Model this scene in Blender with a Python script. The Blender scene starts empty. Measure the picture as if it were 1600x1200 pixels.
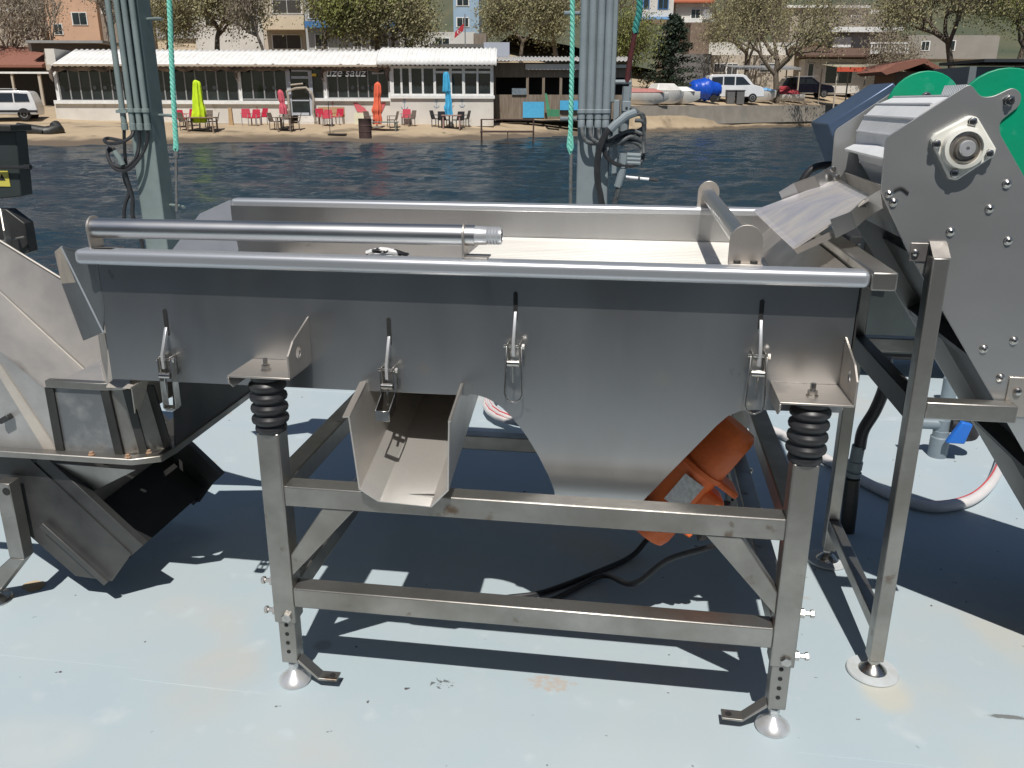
import bpy, bmesh, math, random
from mathutils import Vector, Matrix
from math import radians, sin, cos, pi
random.seed(7)
S = bpy.context.scene
COL = S.collection
# ------------------------------------------------------------------ camera
FPX, YAW, PITCH, ROLL = 1324.56, 0.142683, 0.320731, 0.00233
CAM = Vector((0.87504, -1.78064, 1.47592))
fw = Vector((-sin(YAW)*cos(PITCH), cos(YAW)*cos(PITCH), -sin(PITCH)))
r0 = fw.cross(Vector((0, 0, 1))).normalized(); u0 = r0.cross(fw)
rt = r0*cos(ROLL) + u0*sin(ROLL); up = -r0*sin(ROLL) + u0*cos(ROLL)
cd = bpy.data.cameras.new('camera'); cam = bpy.data.objects.new('camera', cd); COL.objects.link(cam)
cd.sensor_width = 36; cd.lens = FPX/1600*36; cd.clip_end = 3000; cd.clip_start = 0.05
m = Matrix((rt, up, -fw)).transposed().to_4x4(); m.translation = CAM
cam.matrix_world = m; S.camera = cam
# ------------------------------------------------------------------ world, sun, exposure
W = bpy.data.worlds.new('World'); S.world = W; W.use_nodes = True
nt = W.node_tree
sky = nt.nodes.new('ShaderNodeTexSky'); sky.sky_type = 'NISHITA'; sky.sun_disc = False
SUNV = Vector((0.05, -0.61, 1.0)).normalized()
sky.sun_elevation = math.asin(SUNV.z); sky.sun_rotation = pi
sky.air_density = 1.0; sky.dust_density = 0.6; sky.ozone_density = 1.0
bg = nt.nodes['Background']; bg.inputs[1].default_value = 0.05
nt.links.new(sky.outputs[0], bg.inputs[0])
sl = bpy.data.lights.new('sun', 'SUN'); sl.energy = 4.6; sl.angle = radians(0.5); sl.color = (1, 0.96, 0.9)
so = bpy.data.objects.new('sun', sl); COL.objects.link(so); so.location = (0, 0, 20)
so.rotation_euler = SUNV.to_track_quat('Z', 'Y').to_euler()
S.view_settings.view_transform = 'Standard'; S.view_settings.look = 'None'
S.view_settings.gamma = 1; S.view_settings.exposure = 0.0
S.render.engine = 'CYCLES'

# ------------------------------------------------------------------ measuring helpers
def ray(u, v): return fw + rt*((u-800)/FPX) + up*((600-v)/FPX)
def P(u, v, x=None, y=None, z=None):
    d = ray(u, v)
    if x is not None: t = (x-CAM.x)/d.x
    elif y is not None: t = (y-CAM.y)/d.y
    else: t = (z-CAM.z)/d.z
    return CAM + d*t
HX = Vector((cos(YAW), sin(YAW), 0)); HY = Vector((-sin(YAW), cos(YAW), 0))
def B(X, D, z):                       # shore frame -> world
    return Vector((CAM.x, CAM.y, 0)) + HX*X + HY*D + Vector((0, 0, z))
def G(u, v, D):                       # pixel at distance D -> shore frame (X, z)
    d = ray(u, v); t = D/d.dot(HY)
    return d.dot(HX)*t, CAM.z + d.z*t

# ------------------------------------------------------------------ mesh helpers
class MB:
    def __init__(s, bg=False): s.v = []; s.f = []; s.bg = bg; s.sm = []
    def add(s, vs, fs, smooth=True):
        n = len(s.v)
        for p in vs: s.v.append(B(*p) if s.bg else Vector(p))
        for f in fs: s.f.append([i+n for i in f]); s.sm.append(smooth)
        return s
    def box(s, x0, x1, y0, y1, z0, z1):
        vs = [(x, y, z) for z in (z0, z1) for y in (y0, y1) for x in (x0, x1)]
        return s.add(vs, [(0,2,3,1),(4,5,7,6),(0,1,5,4),(2,6,7,3),(0,4,6,2),(1,3,7,5)])
    def prism(s, poly, off):
        poly = [Vector(p) for p in poly]; off = Vector(off); n = len(poly)
        vs = poly + [p+off for p in poly]
        fs = [tuple(range(n)), tuple(range(2*n-1, n-1, -1))]
        for i in range(n): j = (i+1) % n; fs.append((i, i+n, j+n, j))
        return s.add(vs, fs)
    def sheet(s, poly, t=0.003):      # planar-ish polygon thickened along its normal
        poly = [Vector(p) for p in poly]
        nrm = Vector((0, 0, 0))
        for i in range(len(poly)):
            a, b = poly[i], poly[(i+1) % len(poly)]; nrm += a.cross(b)
        nrm.normalize()
        return s.prism([p - nrm*t/2 for p in poly], nrm*t)
    def bar(s, p, q, w, h, upv=(0, 0, 1)):
        p, q = Vector(p), Vector(q); d = (q-p).normalized(); upv = Vector(upv)
        r = d.cross(upv)
        if r.length < 1e-4: r = d.cross(Vector((0, 1, 0)))
        r.normalize(); u = r.cross(d)
        vs = [a + r*(i*w/2) + u*(j*h/2) for a in (p, q) for j in (-1, 1) for i in (-1, 1)]
        return s.add(vs, [(0,2,3,1),(4,5,7,6),(0,1,5,4),(2,6,7,3),(0,4,6,2),(1,3,7,5)])
    def tube(s, pts, r, n=12, caps=True):
        pts = [Vector(p) for p in pts]; m_ = len(pts)
        rs = r if isinstance(r, (list, tuple)) else [r]*m_
        d0 = (pts[1]-pts[0]).normalized(); ref = Vector((0, 0, 1)) if abs(d0.z) < .9 else Vector((1, 0, 0))
        a = d0.cross(ref).normalized(); vs = []; fs = []
        for i, p in enumerate(pts):
            if i == 0: d = pts[1]-pts[0]
            elif i == m_-1: d = pts[-1]-pts[-2]
            else: d = (pts[i+1]-pts[i]).normalized() + (pts[i]-pts[i-1]).normalized()
            if d.length < 1e-9: d = d0
            d.normalize(); a = (a - d*a.dot(d)).normalized(); b = d.cross(a)
            for k in range(n):
                t = 2*pi*k/n; vs.append(p + (a*cos(t)+b*sin(t))*rs[i])
        for i in range(m_-1):
            for k in range(n):
                k2 = (k+1) % n; fs.append((i*n+k, i*n+k2, (i+1)*n+k2, (i+1)*n+k))
        if caps: fs.append(tuple(range(n-1, -1, -1))); fs.append(tuple(range((m_-1)*n, m_*n)))
        return s.add(vs, fs)
    def lathe(s, c, ax, prof, n=24):  # prof: (radius, offset along axis)
        c = Vector(c); ax = Vector(ax).normalized()
        a = ax.orthogonal().normalized(); b = ax.cross(a); vs = []; fs = []
        for r, h in prof:
            for k in range(n):
                t = 2*pi*k/n; vs.append(c + ax*h + (a*cos(t)+b*sin(t))*max(r, 1e-5))
        for i in range(len(prof)-1):
            for k in range(n):
                k2 = (k+1) % n; fs.append((i*n+k, i*n+k2, (i+1)*n+k2, (i+1)*n+k))
        fs.append(tuple(range(n-1, -1, -1))); fs.append(tuple(range((len(prof)-1)*n, len(prof)*n)))
        return s.add(vs, fs)
    def pbox(s, u0, v0, u1, v1, D, th=0.1):   # box facing the camera from pixel bounds at distance D (bg frame)
        vm = (v0+v1)/2; um = (u0+u1)/2
        X0 = G(u0, vm, D)[0]; X1 = G(u1, vm, D)[0]; z1 = G(um, v0, D)[1]; z0 = G(um, v1, D)[1]
        return s.box(X0, X1, D, D+th, z0, z1)
    def build(s, name, mat, parent=None, bevel=0, seg=2, sharp=35, recalc=True):
        me = bpy.data.meshes.new(name)
        inv = parent.matrix_world.inverted() if parent else Matrix()
        me.from_pydata([inv @ p for p in s.v], [], s.f)
        if recalc:
            bm = bmesh.new(); bm.from_mesh(me); bmesh.ops.recalc_face_normals(bm, faces=bm.faces); bm.to_mesh(me); bm.free()
        me.polygons.foreach_set('use_smooth', [True]*len(me.polygons))
        me.set_sharp_from_angle(angle=radians(sharp))
        me.materials.append(mat)
        o = bpy.data.objects.new(name, me); COL.objects.link(o)
        if parent: o.parent = parent; o.matrix_world = parent.matrix_world.copy()
        if bevel:
            b = o.modifiers.new('bevel', 'BEVEL'); b.width = bevel; b.segments = seg; b.limit_method = 'ANGLE'; b.angle_limit = radians(30)
        return o
def split_build(mb, name, mat, parent=None, **kw):
    """one object per connected piece"""
    n = len(mb.v); par = list(range(n))
    def find(i):
        while par[i] != i: par[i] = par[par[i]]; i = par[i]
        return i
    for f in mb.f:
        for i in f[1:]: par[find(i)] = find(f[0])
    comps = {}
    for f in mb.f: comps.setdefault(find(f[0]), []).append(f)
    out = []
    for fs in comps.values():
        m_ = MB(); idx = {}
        for f in fs:
            for i in f:
                if i not in idx: idx[i] = len(m_.v); m_.v.append(mb.v[i])
            m_.f.append([idx[i] for i in f])
        out.append(m_.build(name, mat, parent, **kw))
    return out
def tag(o, label=None, cat=None, group=None, kind=None):
    if label: o['label'] = label
    if cat: o['category'] = cat
    if group: o['group'] = group
    if kind: o['kind'] = kind
    return o
def thing(name, label, cat, loc=(0, 0, 0), rz=0, group=None):
    o = bpy.data.objects.new(name, None); COL.objects.link(o)
    o.empty_display_size = .1; o.location = loc; o.rotation_euler = (0, 0, rz)
    o.matrix_world = Matrix.Translation(Vector(loc)) @ Matrix.Rotation(rz, 4, 'Z')
    return tag(o, label, cat, group)
def kids(o): return [c for c in bpy.data.objects if c.parent == o]
def dup(root, M, label=None):
    """copy a thing with its parts and sub-parts; M = new matrix"""
    def cp(o, par):
        c = o.copy(); COL.objects.link(c); c.parent = par
        if par: c.matrix_parent_inverse = o.matrix_parent_inverse.copy()
        for k in tree_of[o]: cp(k, c)
        return c
    tree_of = {}
    def walk(o):
        tree_of[o] = kids(o)
        for k in tree_of[o]: walk(k)
    walk(root)
    r = cp(root, None); r.matrix_world = M
    if label: r['label'] = label
    return r
def smooth_path(pts, n=8):            # Catmull-Rom
    pts = [Vector(p) for p in pts]; P_ = [pts[0]*2-pts[1]] + pts + [pts[-1]*2-pts[-2]]; out = []
    for i in range(1, len(P_)-2):
        a, b, c, d = P_[i-1:i+3]
        for k in range(n):
            t = k/n; out.append(.5*((2*b)+(c-a)*t+(2*a-5*b+4*c-d)*t*t+(3*b-a-3*c+d)*t**3))
    out.append(pts[-1]); return out

# ------------------------------------------------------------------ materials
def mat(name, c1, c2=None, rough=.5, metal=0, scale=5, stretch=(1, 1, 1), bump=0, bscale=60, rvar=0, contrast=(.35, .65), detail=6, spec=.5, coat=0, alpha=None):
    M = bpy.data.materials.new(name); M.use_nodes = True; n = M.node_tree.nodes; L = M.node_tree.links
    p = n['Principled BSDF']; p.inputs['Metallic'].default_value = metal; p.inputs['Roughness'].default_value = rough
    p.inputs['Specular IOR Level'].default_value = spec
    if coat: p.inputs['Coat Weight'].default_value = coat; p.inputs['Coat Roughness'].default_value = .1
    c2 = c2 or tuple(x*.85 for x in c1)
    tc = n.new('ShaderNodeTexCoord'); mp = n.new('ShaderNodeMapping'); mp.inputs['Scale'].default_value = stretch
    L.new(tc.outputs['Object'], mp.inputs[0])
    nz = n.new('ShaderNodeTexNoise'); nz.inputs['Scale'].default_value = scale; nz.inputs['Detail'].default_value = detail; nz.inputs['Roughness'].default_value = .6
    L.new(mp.outputs[0], nz.inputs['Vector'])
    rp = n.new('ShaderNodeMapRange'); rp.inputs[1].default_value = contrast[0]; rp.inputs[2].default_value = contrast[1]
    L.new(nz.outputs[0], rp.inputs[0])
    mx = n.new('ShaderNodeMix'); mx.data_type = 'RGBA'; mx.inputs[6].default_value = (*c1, 1); mx.inputs[7].default_value = (*c2, 1)
    L.new(rp.outputs[0], mx.inputs[0]); L.new(mx.outputs[2], p.inputs['Base Color'])
    if rvar:
        r2 = n.new('ShaderNodeMapRange'); r2.inputs[1].default_value = .3; r2.inputs[2].default_value = .7
        r2.inputs[3].default_value = rough-rvar; r2.inputs[4].default_value = rough+rvar
        L.new(nz.outputs[0], r2.inputs[0]); L.new(r2.outputs[0], p.inputs['Roughness'])
    if bump:
        n2 = n.new('ShaderNodeTexNoise'); n2.inputs['Scale'].default_value = bscale; n2.inputs['Detail'].default_value = 4
        L.new(mp.outputs[0], n2.inputs['Vector'])
        b = n.new('ShaderNodeBump'); b.inputs['Strength'].default_value = bump; b.inputs['Distance'].default_value = .01
        L.new(n2.outputs[0], b.inputs['Height']); L.new(b.outputs[0], p.inputs['Normal'])
    M['p'] = 1
    return M
def add_stain(M, color, scale, lo, hi, thresh_detail=8, rough=None, loc=(0, 0, 0)):
    """overlay spots of another colour over the base colour"""
    n = M.node_tree.nodes; L = M.node_tree.links; p = n['Principled BSDF']
    src = p.inputs['Base Color'].links[0].from_socket
    tc = n.new('ShaderNodeTexCoord'); mp = n.new('ShaderNodeMapping'); mp.inputs['Location'].default_value = loc
    L.new(tc.outputs['Object'], mp.inputs[0])
    nz = n.new('ShaderNodeTexNoise'); nz.inputs['Scale'].default_value = scale; nz.inputs['Detail'].default_value = thresh_detail
    L.new(mp.outputs[0], nz.inputs['Vector'])
    rp = n.new('ShaderNodeMapRange'); rp.inputs[1].default_value = lo; rp.inputs[2].default_value = hi
    L.new(nz.outputs[0], rp.inputs[0])
    mx = n.new('ShaderNodeMix'); mx.data_type = 'RGBA'; mx.inputs[7].default_value = (*color, 1)
    L.new(rp.outputs[0], mx.inputs[0]); L.new(src, mx.inputs[6]); L.new(mx.outputs[2], p.inputs['Base Color'])
    return M
def add_spot(M, c, rx, ry, color, nscale=30, lo=.45, hi=.55, amt=1.0, rot=0):
    """a stain of its own shape at one place: soft ellipse times noise"""
    n = M.node_tree.nodes; L = M.node_tree.links; p = n['Principled BSDF']
    src = p.inputs['Base Color'].links[0].from_socket
    tc = n.new('ShaderNodeTexCoord'); mp = n.new('ShaderNodeMapping'); mp.vector_type = 'TEXTURE'
    mp.inputs['Location'].default_value = (c[0], c[1], c[2] if len(c) > 2 else 0); mp.inputs['Rotation'].default_value = (0, 0, rot); mp.inputs['Scale'].default_value = (rx, ry if len(c) < 3 else 1, 1 if len(c) < 3 else ry)
    L.new(tc.outputs['Object'], mp.inputs[0])
    ln = n.new('ShaderNodeVectorMath'); ln.operation = 'LENGTH'; L.new(mp.outputs[0], ln.inputs[0])
    r1 = n.new('ShaderNodeMapRange'); r1.inputs[1].default_value = 1; r1.inputs[2].default_value = .35; r1.inputs[3].default_value = 0; r1.inputs[4].default_value = .34; L.new(ln.outputs['Value'], r1.inputs[0])
    nz = n.new('ShaderNodeTexNoise'); nz.inputs['Scale'].default_value = nscale; nz.inputs['Detail'].default_value = 6; L.new(tc.outputs['Object'], nz.inputs['Vector'])
    ad = n.new('ShaderNodeMath'); ad.operation = 'MULTIPLY_ADD'; ad.inputs[1].default_value = .5; L.new(nz.outputs[0], ad.inputs[0]); L.new(r1.outputs[0], ad.inputs[2])
    gt = n.new('ShaderNodeMath'); gt.operation = 'MULTIPLY'; L.new(ad.outputs[0], gt.inputs[0])
    st = n.new('ShaderNodeMath'); st.operation = 'LESS_THAN'; st.inputs[1].default_value = 1.0; L.new(ln.outputs['Value'], st.inputs[0]); L.new(st.outputs[0], gt.inputs[1])
    rp = n.new('ShaderNodeMapRange'); rp.inputs[1].default_value = lo; rp.inputs[2].default_value = hi; rp.inputs[4].default_value = amt; L.new(gt.outputs[0], rp.inputs[0])
    mx = n.new('ShaderNodeMix'); mx.data_type = 'RGBA'; mx.inputs[7].default_value = (*color, 1)
    L.new(rp.outputs[0], mx.inputs[0]); L.new(src, mx.inputs[6]); L.new(mx.outputs[2], p.inputs['Base Color'])
STEEL = mat('brushed_steel', (.535, .54, .545), (.47, .475, .48), rough=.35, metal=.965, scale=2.6, stretch=(1.6, 1, .5), rvar=.05, bump=.015, bscale=25)
add_stain(STEEL, (.47, .455, .43), 2.2, .52, .80, loc=(1, 2, 3))
add_stain(STEEL, (.20, .19, .18), 14, .70, .80)
STEEL2 = mat('dull_steel_tube', (.40, .385, .36), (.29, .28, .26), rough=.42, metal=.9, scale=6, stretch=(1, 1, 1), rvar=.08, bump=.06, bscale=40)
add_stain(STEEL2, (.24, .225, .20), 3.0, .52, .70, loc=(2, 2, 5))
add_stain(STEEL2, (.17, .12, .085), 14, .66, .74)
STEELW = mat('weathered_steel', (.62, .57, .51), (.44, .41, .38), rough=.42, metal=.8, scale=5, rvar=.12, bump=.05, bscale=30, stretch=(1, 1, .7))
add_stain(STEELW, (.20, .19, .20), 3.2, .55, .7, loc=(3, 1, 0))
POL = mat('polished_rail', (.64, .66, .69), (.54, .56, .59), rough=.36, metal=.72, scale=2, stretch=(.3, 1, 1), rvar=.05)
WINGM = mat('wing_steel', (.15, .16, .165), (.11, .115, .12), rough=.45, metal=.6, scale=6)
WINGF = mat('sky_lit_wing', (.42, .45, .50), (.35, .38, .43), rough=.4, metal=.35, scale=5)  # bluish sky reflection put into the base colour of the far wing
PIPE = mat('pipe_steel', (.70, .70, .70), (.56, .56, .56), rough=.36, metal=1, scale=4, stretch=(.4, 1, 1), rvar=.08)
FOOTM = mat('foot_metal', (.72, .73, .74), (.60, .60, .60), rough=.3, metal=.6, scale=30)
CHROME = mat('bolt_steel', (.60, .58, .55), (.45, .43, .40), rough=.25, metal=1, scale=40)
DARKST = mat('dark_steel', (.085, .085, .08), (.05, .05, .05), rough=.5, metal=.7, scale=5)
BLACK = mat('black_rubber', (.018, .018, .02), (.03, .03, .032), rough=.42, scale=20)
BLACKM = mat('black_matte', (.012, .012, .013), (.02, .02, .02), rough=.8, scale=10)
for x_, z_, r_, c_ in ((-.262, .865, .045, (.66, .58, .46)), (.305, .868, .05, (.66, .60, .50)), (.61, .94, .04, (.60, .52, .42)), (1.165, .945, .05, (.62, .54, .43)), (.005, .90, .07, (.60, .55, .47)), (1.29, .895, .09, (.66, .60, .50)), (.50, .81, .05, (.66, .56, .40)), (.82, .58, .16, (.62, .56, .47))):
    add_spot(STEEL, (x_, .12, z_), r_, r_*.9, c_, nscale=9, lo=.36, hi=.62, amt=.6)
CHUTEM = mat('front_chute_steel', (.68, .65, .61), (.54, .52, .49), rough=.42, metal=.72, scale=4, rvar=.08, detail=8)
ORANGE = mat('orange_motor_paint', (.92, .20, .045), (.70, .14, .035), rough=.45, scale=9, bump=.15, bscale=90)
GREEN = mat('green_plastic', (.0, .30, .155), (.0, .25, .125), rough=.42, scale=4, rvar=.1, bump=.08, bscale=50, detail=9)
add_stain(GREEN, (.05, .34, .22), 18, .62, .74)
WPLAST = mat('white_plastic', (.84, .85, .85), (.78, .79, .80), rough=.45, scale=20)
CREAM = mat('cream_casting', (.78, .77, .71), (.66, .65, .58), rough=.4, scale=15, coat=.3)
PAINT = mat('grey_green_paint', (.20, .245, .235), (.16, .20, .195), rough=.5, scale=6, bump=.05, bscale=30)
PAINTD = mat('dark_box_paint', (.035, .045, .045), (.025, .03, .03), rough=.45, scale=4)
ROPE = mat('turquoise_rope', (.10, .52, .40), (.30, .70, .58), rough=.8, scale=120, bump=.5, bscale=300)
# ================================================================== DECK, WATER
DECK = mat('painted_deck', (.395, .48, .525), (.425, .485, .51), rough=.55, scale=1.6, bump=.06, bscale=9, rvar=.08)
add_stain(DECK, (.50, .475, .43), 1.1, .56, .74, loc=(1.3, .4, 0))
add_stain(DECK, (.47, .53, .56), 9, .62, .74, loc=(5, 2, 1))
add_stain(DECK, (.42, .28, .16), 4.0, .70, .76, loc=(2, 7, 3))
add_stain(DECK, (.10, .09, .09), 26, .735, .76, loc=(.3, .2, 0), thresh_detail=2)
def dspot(u, v, ru, rv, color, **k):
    a = P(u, v, z=0); b_ = P(u+ru, v, z=0); c_ = P(u, v-rv, z=0); add_spot(DECK, (a.x, a.y), (b_-a).length, (c_-a).length, color, **k)
dspot(335, 1060, 110, 105, (.50, .46, .40), nscale=7, lo=.40, hi=.66, amt=.45)
dspot(860, 1068, 75, 26, (.48, .33, .22), nscale=60, lo=.52, hi=.62, amt=.5)
dspot(690, 1068, 45, 22, (.06, .06, .06), nscale=90, lo=.60, hi=.63, amt=.8)
dspot(1385, 1085, 60, 50, (.52, .50, .42), nscale=6, lo=.40, hi=.60, amt=.7)
dspot(1580, 1000, 90, 70, (.50, .49, .43), nscale=6, lo=.42, hi=.60, amt=.6)
dspot(60, 1160, 160, 60, (.50, .53, .53), nscale=5, lo=.40, hi=.60, amt=.6)
dspot(1575, 1120, 60, 6, (.12, .12, .11), nscale=40, lo=.46, hi=.55, amt=.8)
dspot(505, 1008, 26, 14, (.24, .24, .25), nscale=10, lo=.40, hi=.55, amt=.6)
dspot(1120, 1010, 60, 10, (.5, .46, .4), nscale=10, lo=.42, hi=.60, amt=.6)
dk = MB(); dk.box(-9, 9, -9, 3.9, -.12, 0)
for y0_, x0_, x1_ in ((.02, -3, -.42), (-.028, -.42, -.02), (-.36+.31, 1.32, 3.5), (2.35, -4, 4)):
    dk.tube([(x0_, y0_, -.0015), ((x0_+x1_)/2, y0_-.004, -.0005), (x1_, y0_-.006, -.0015)], .0022, 6)
tag(dk.build('deck', DECK), kind='structure')
hull = MB(); hull.box(-9, 9, 3.9, 4.0, -1.2, -.02)
tag(hull.build('hull_side', PAINT), kind='structure')
# small stains with a shape of their own: drip patches as thin paint films
def patch(name, pts, mat_, z=.004):
    b = MB(); b.prism([(p[0], p[1], z-.003) for p in pts], (0, 0, .003)); return b.build(name, mat_)
RUSTP = mat('rust_film', (.46, .30, .14), (.52, .42, .28), rough=.8, scale=12)
def blob(cx, cy, rx, ry, seed, n=18):
    rr = random.Random(seed); return [(cx+rx*cos(2*pi*k/n)*(1+rr.uniform(-.18, .18)), cy+ry*sin(2*pi*k/n)*(1+rr.uniform(-.18, .18))) for k in range(n)]
q = P(53, 916, z=0); o = patch('rust_stain', blob(q.x, q.y, .035, .028, 3), RUSTP); tag(o, kind='structure')
# unseen deck cabin added behind the camera to darken what the upper steel reflects
dh = MB(); dh.box(-5, 6, -6.2, -3.7, .004, 2.7); dh.box(-5.2, 6.2, -6.4, -3.3, 2.702, 2.8); tag(dh.build('added_deckhouse', mat('added_deckhouse_paint', (.095, .105, .11), (.075, .085, .09), rough=.6, scale=2)), kind='structure')
# sea
SEA = bpy.data.materials.new('sea_water'); SEA.use_nodes = True
n = SEA.node_tree.nodes; L = SEA.node_tree.links; p = n['Principled BSDF']
p.inputs['Base Color'].default_value = (.012, .036, .056, 1); p.inputs['Roughness'].default_value = .12; p.inputs['IOR'].default_value = 1.33
tc = n.new('ShaderNodeTexCoord')
def wn(scale, st, dist, strength, prev=None):
    mp = n.new('ShaderNodeMapping'); mp.inputs['Scale'].default_value = st; mp.inputs['Rotation'].default_value = (0, 0, radians(8)); L.new(tc.outputs['Object'], mp.inputs[0])
    z = n.new('ShaderNodeTexNoise'); z.inputs['Scale'].default_value = scale; z.inputs['Detail'].default_value = 5; z.inputs['Distortion'].default_value = .6
    L.new(mp.outputs[0], z.inputs['Vector'])
    b = n.new('ShaderNodeBump'); b.inputs['Distance'].default_value = dist; b.inputs['Strength'].default_value = strength
    L.new(z.outputs[0], b.inputs['Height'])
    if prev: L.new(prev.outputs[0], b.inputs['Normal'])
    return b
b2 = wn(5, (.7, 1.3, 1), .10, 1); b3 = wn(14, (.8, 1.2, 1), .03, .8, b2)
L.new(b3.outputs[0], p.inputs['Normal'])
from mathutils import noise as NZ
w = MB()
rows = [3.0]
while rows[-1] < 95: rows.append(rows[-1]+.09+.0035*rows[-1]*1.3)
NC = 330
def wave(x, y):
    y2 = y*1.0; d = NZ.noise(Vector((x*.05, y*.05, 0)))
    return .075*NZ.noise(Vector((x*.42, y2*.85, .3)))+.040*NZ.noise(Vector((x*1.1+3, y2*2.0, 1.7)))*(1+d)+.016*NZ.noise(Vector((x*3.1, y2*4.6, 4.1)))*(1+1.5*d)
vs = []; 
for r_ in rows:
    hw = 7+.75*r_; cx_ = .6-.10*r_
    for i in range(NC+1):
        x = cx_+hw*(2*i/NC-1); vs.append((x, r_, -.45+wave(x, r_)))
fs = [(j*(NC+1)+i, j*(NC+1)+i+1, (j+1)*(NC+1)+i+1, (j+1)*(NC+1)+i) for j in range(len(rows)-1) for i in range(NC)]
w.add(vs, fs)
q0 = len(vs)
w.add([(-400, -60, -.56), (400, -60, -.56), (400, 500, -.56), (-400, 500, -.56)], [(0, 1, 2, 3)])
tag(w.build('water', SEA, sharp=180, recalc=False), kind='structure')

# ================================================================== SHAKER (vibrating grading table)
L_, w_ = 1.30, .0566
YW, YB = .12, 1.20                     # wall planes
VS = thing('vibrating_screen', 'long stainless steel screening table with deep tray on a square tube frame', 'sorting machine', (.65, .6, 0))
bv = .004
# ---- frame legs
YR = 1.12-.03
def leg(x, y, name='leg'):
    b = MB(); b.box(x, x+w_, y, y+w_, .197, .7235)
    lg = b.build(name, STEEL2, VS, bevel=bv)
    wi = .044; o_ = (w_-wi)/2
    b = MB(); b.box(x+o_, x+o_+wi, y+o_, y+o_+wi, .071, .25); b.build('inner_tube', STEEL2, lg, bevel=.003)
    b = MB()
    for k in range(4): b.lathe((x+w_/2, y+o_-.0004, .095+.027*k+.012), (0, -1, 0), [(.0055, 0), (.0055, .0006)], 14)
    b.build('adjusting_hole', BLACKM, lg)
    b = MB(); c = (x+w_/2, y+w_/2, 0)
    b.lathe(c, (0, 0, 1), [(.041, .001), (.043, .006), (.041, .011), (.03, .022), (.017, .032), (.011, .038), (.011, .05)], 28)
    b.lathe((c[0], c[1], .046), (0, 0, 1), [(.013, 0), (.014, .002), (.014, .014), (.012, .016)], 6)
    b.tube([(c[0], c[1], .06), (c[0], c[1], .08)], .007, 10)
    b.build('levelling_foot', FOOTM, lg)
    # clamp bolts
    sgn = -1 if x < .5 else 1
    b = MB()
    for z in (.217, .305 if sgn < 0 else .335):
        xx = x if sgn < 0 else x+w_
        b.lathe((xx, y+w_*.45, z), (sgn, 0, 0), [(.012, 0), (.012, .012), (.006, .013), (.006, .026), (.010, .027), (.010, .034), (.007, .036)], 6)
    if y < .5: b.lathe((x+w_*.62, y, .217), (0, -1, 0), [(.014, 0), (.014, .006), (.011, .008)], 6)
    split_build(b, 'clamp_bolt', CHROME, lg)
    return lg
legs = [leg(0, 0), leg(L_-w_, 0), leg(0, YR), leg(L_-w_, YR)]
# ---- beams
def beam(x0, x1, y0, y1, z0, z1): b = MB(); b.box(x0, x1, y0, y1, z0, z1); return b.build('cross_beam', STEEL2, VS, bevel=bv)
for y in (0, YR):
    beam(w_, L_-w_, y+.001, y+w_-.001, .533, .5875); beam(w_, L_-w_, y+.001, y+w_-.001, .2465, .302)
for x in (0, L_-w_):
    beam(x+.001, x+w_-.001, w_, YR, .533, .5875)
    beam(x+.001, x+w_-.001, w_, YR, .2465, .302)
# ---- corner braces (flat tube, front and back)
for y in (.006, YR+.006):
    b = MB(); A = [P(455, 884, y=0), P(508, 796, y=0), P(552, 799, y=0), P(457, 931, y=0)]
    a0 = [(w_, .395), (.150, .533), (.232, .533), (w_, .335)]
    b.prism([(x, y, z) for x, z in a0], (0, .044, 0)); b.build('corner_brace', STEEL2, VS, bevel=.003)
    b = MB(); a1 = [(L_-x, z) for x, z in a0]
    b.prism([(x, y, z) for x, z in a1], (0, .044, 0)); b.build('corner_brace', STEEL2, VS, bevel=.003)
# ---- tie down lugs on the front feet
for x, s_ in ((w_-.006, 1), (L_-w_+.006, -1)):
    b = MB(); y0 = .006
    p0 = [(x, .078), (x+s_*.055, .028), (x+s_*.105, .030), (x+s_*.105, .036), (x+s_*.056, .035), (x+s_*.003, .086)]
    b.prism([(a, y0-.004, c) for a, c in p0], (0, .034, 0)); o = b.build('tie_down_lug', STEEL2, VS, bevel=.0015)
    b = MB(); b.lathe((x+s_*.088, y0+.013, .0362), (0, 0, 1), [(.008, 0), (.008, .0008)], 16); b.build('lug_hole', BLACKM, o)
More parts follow.
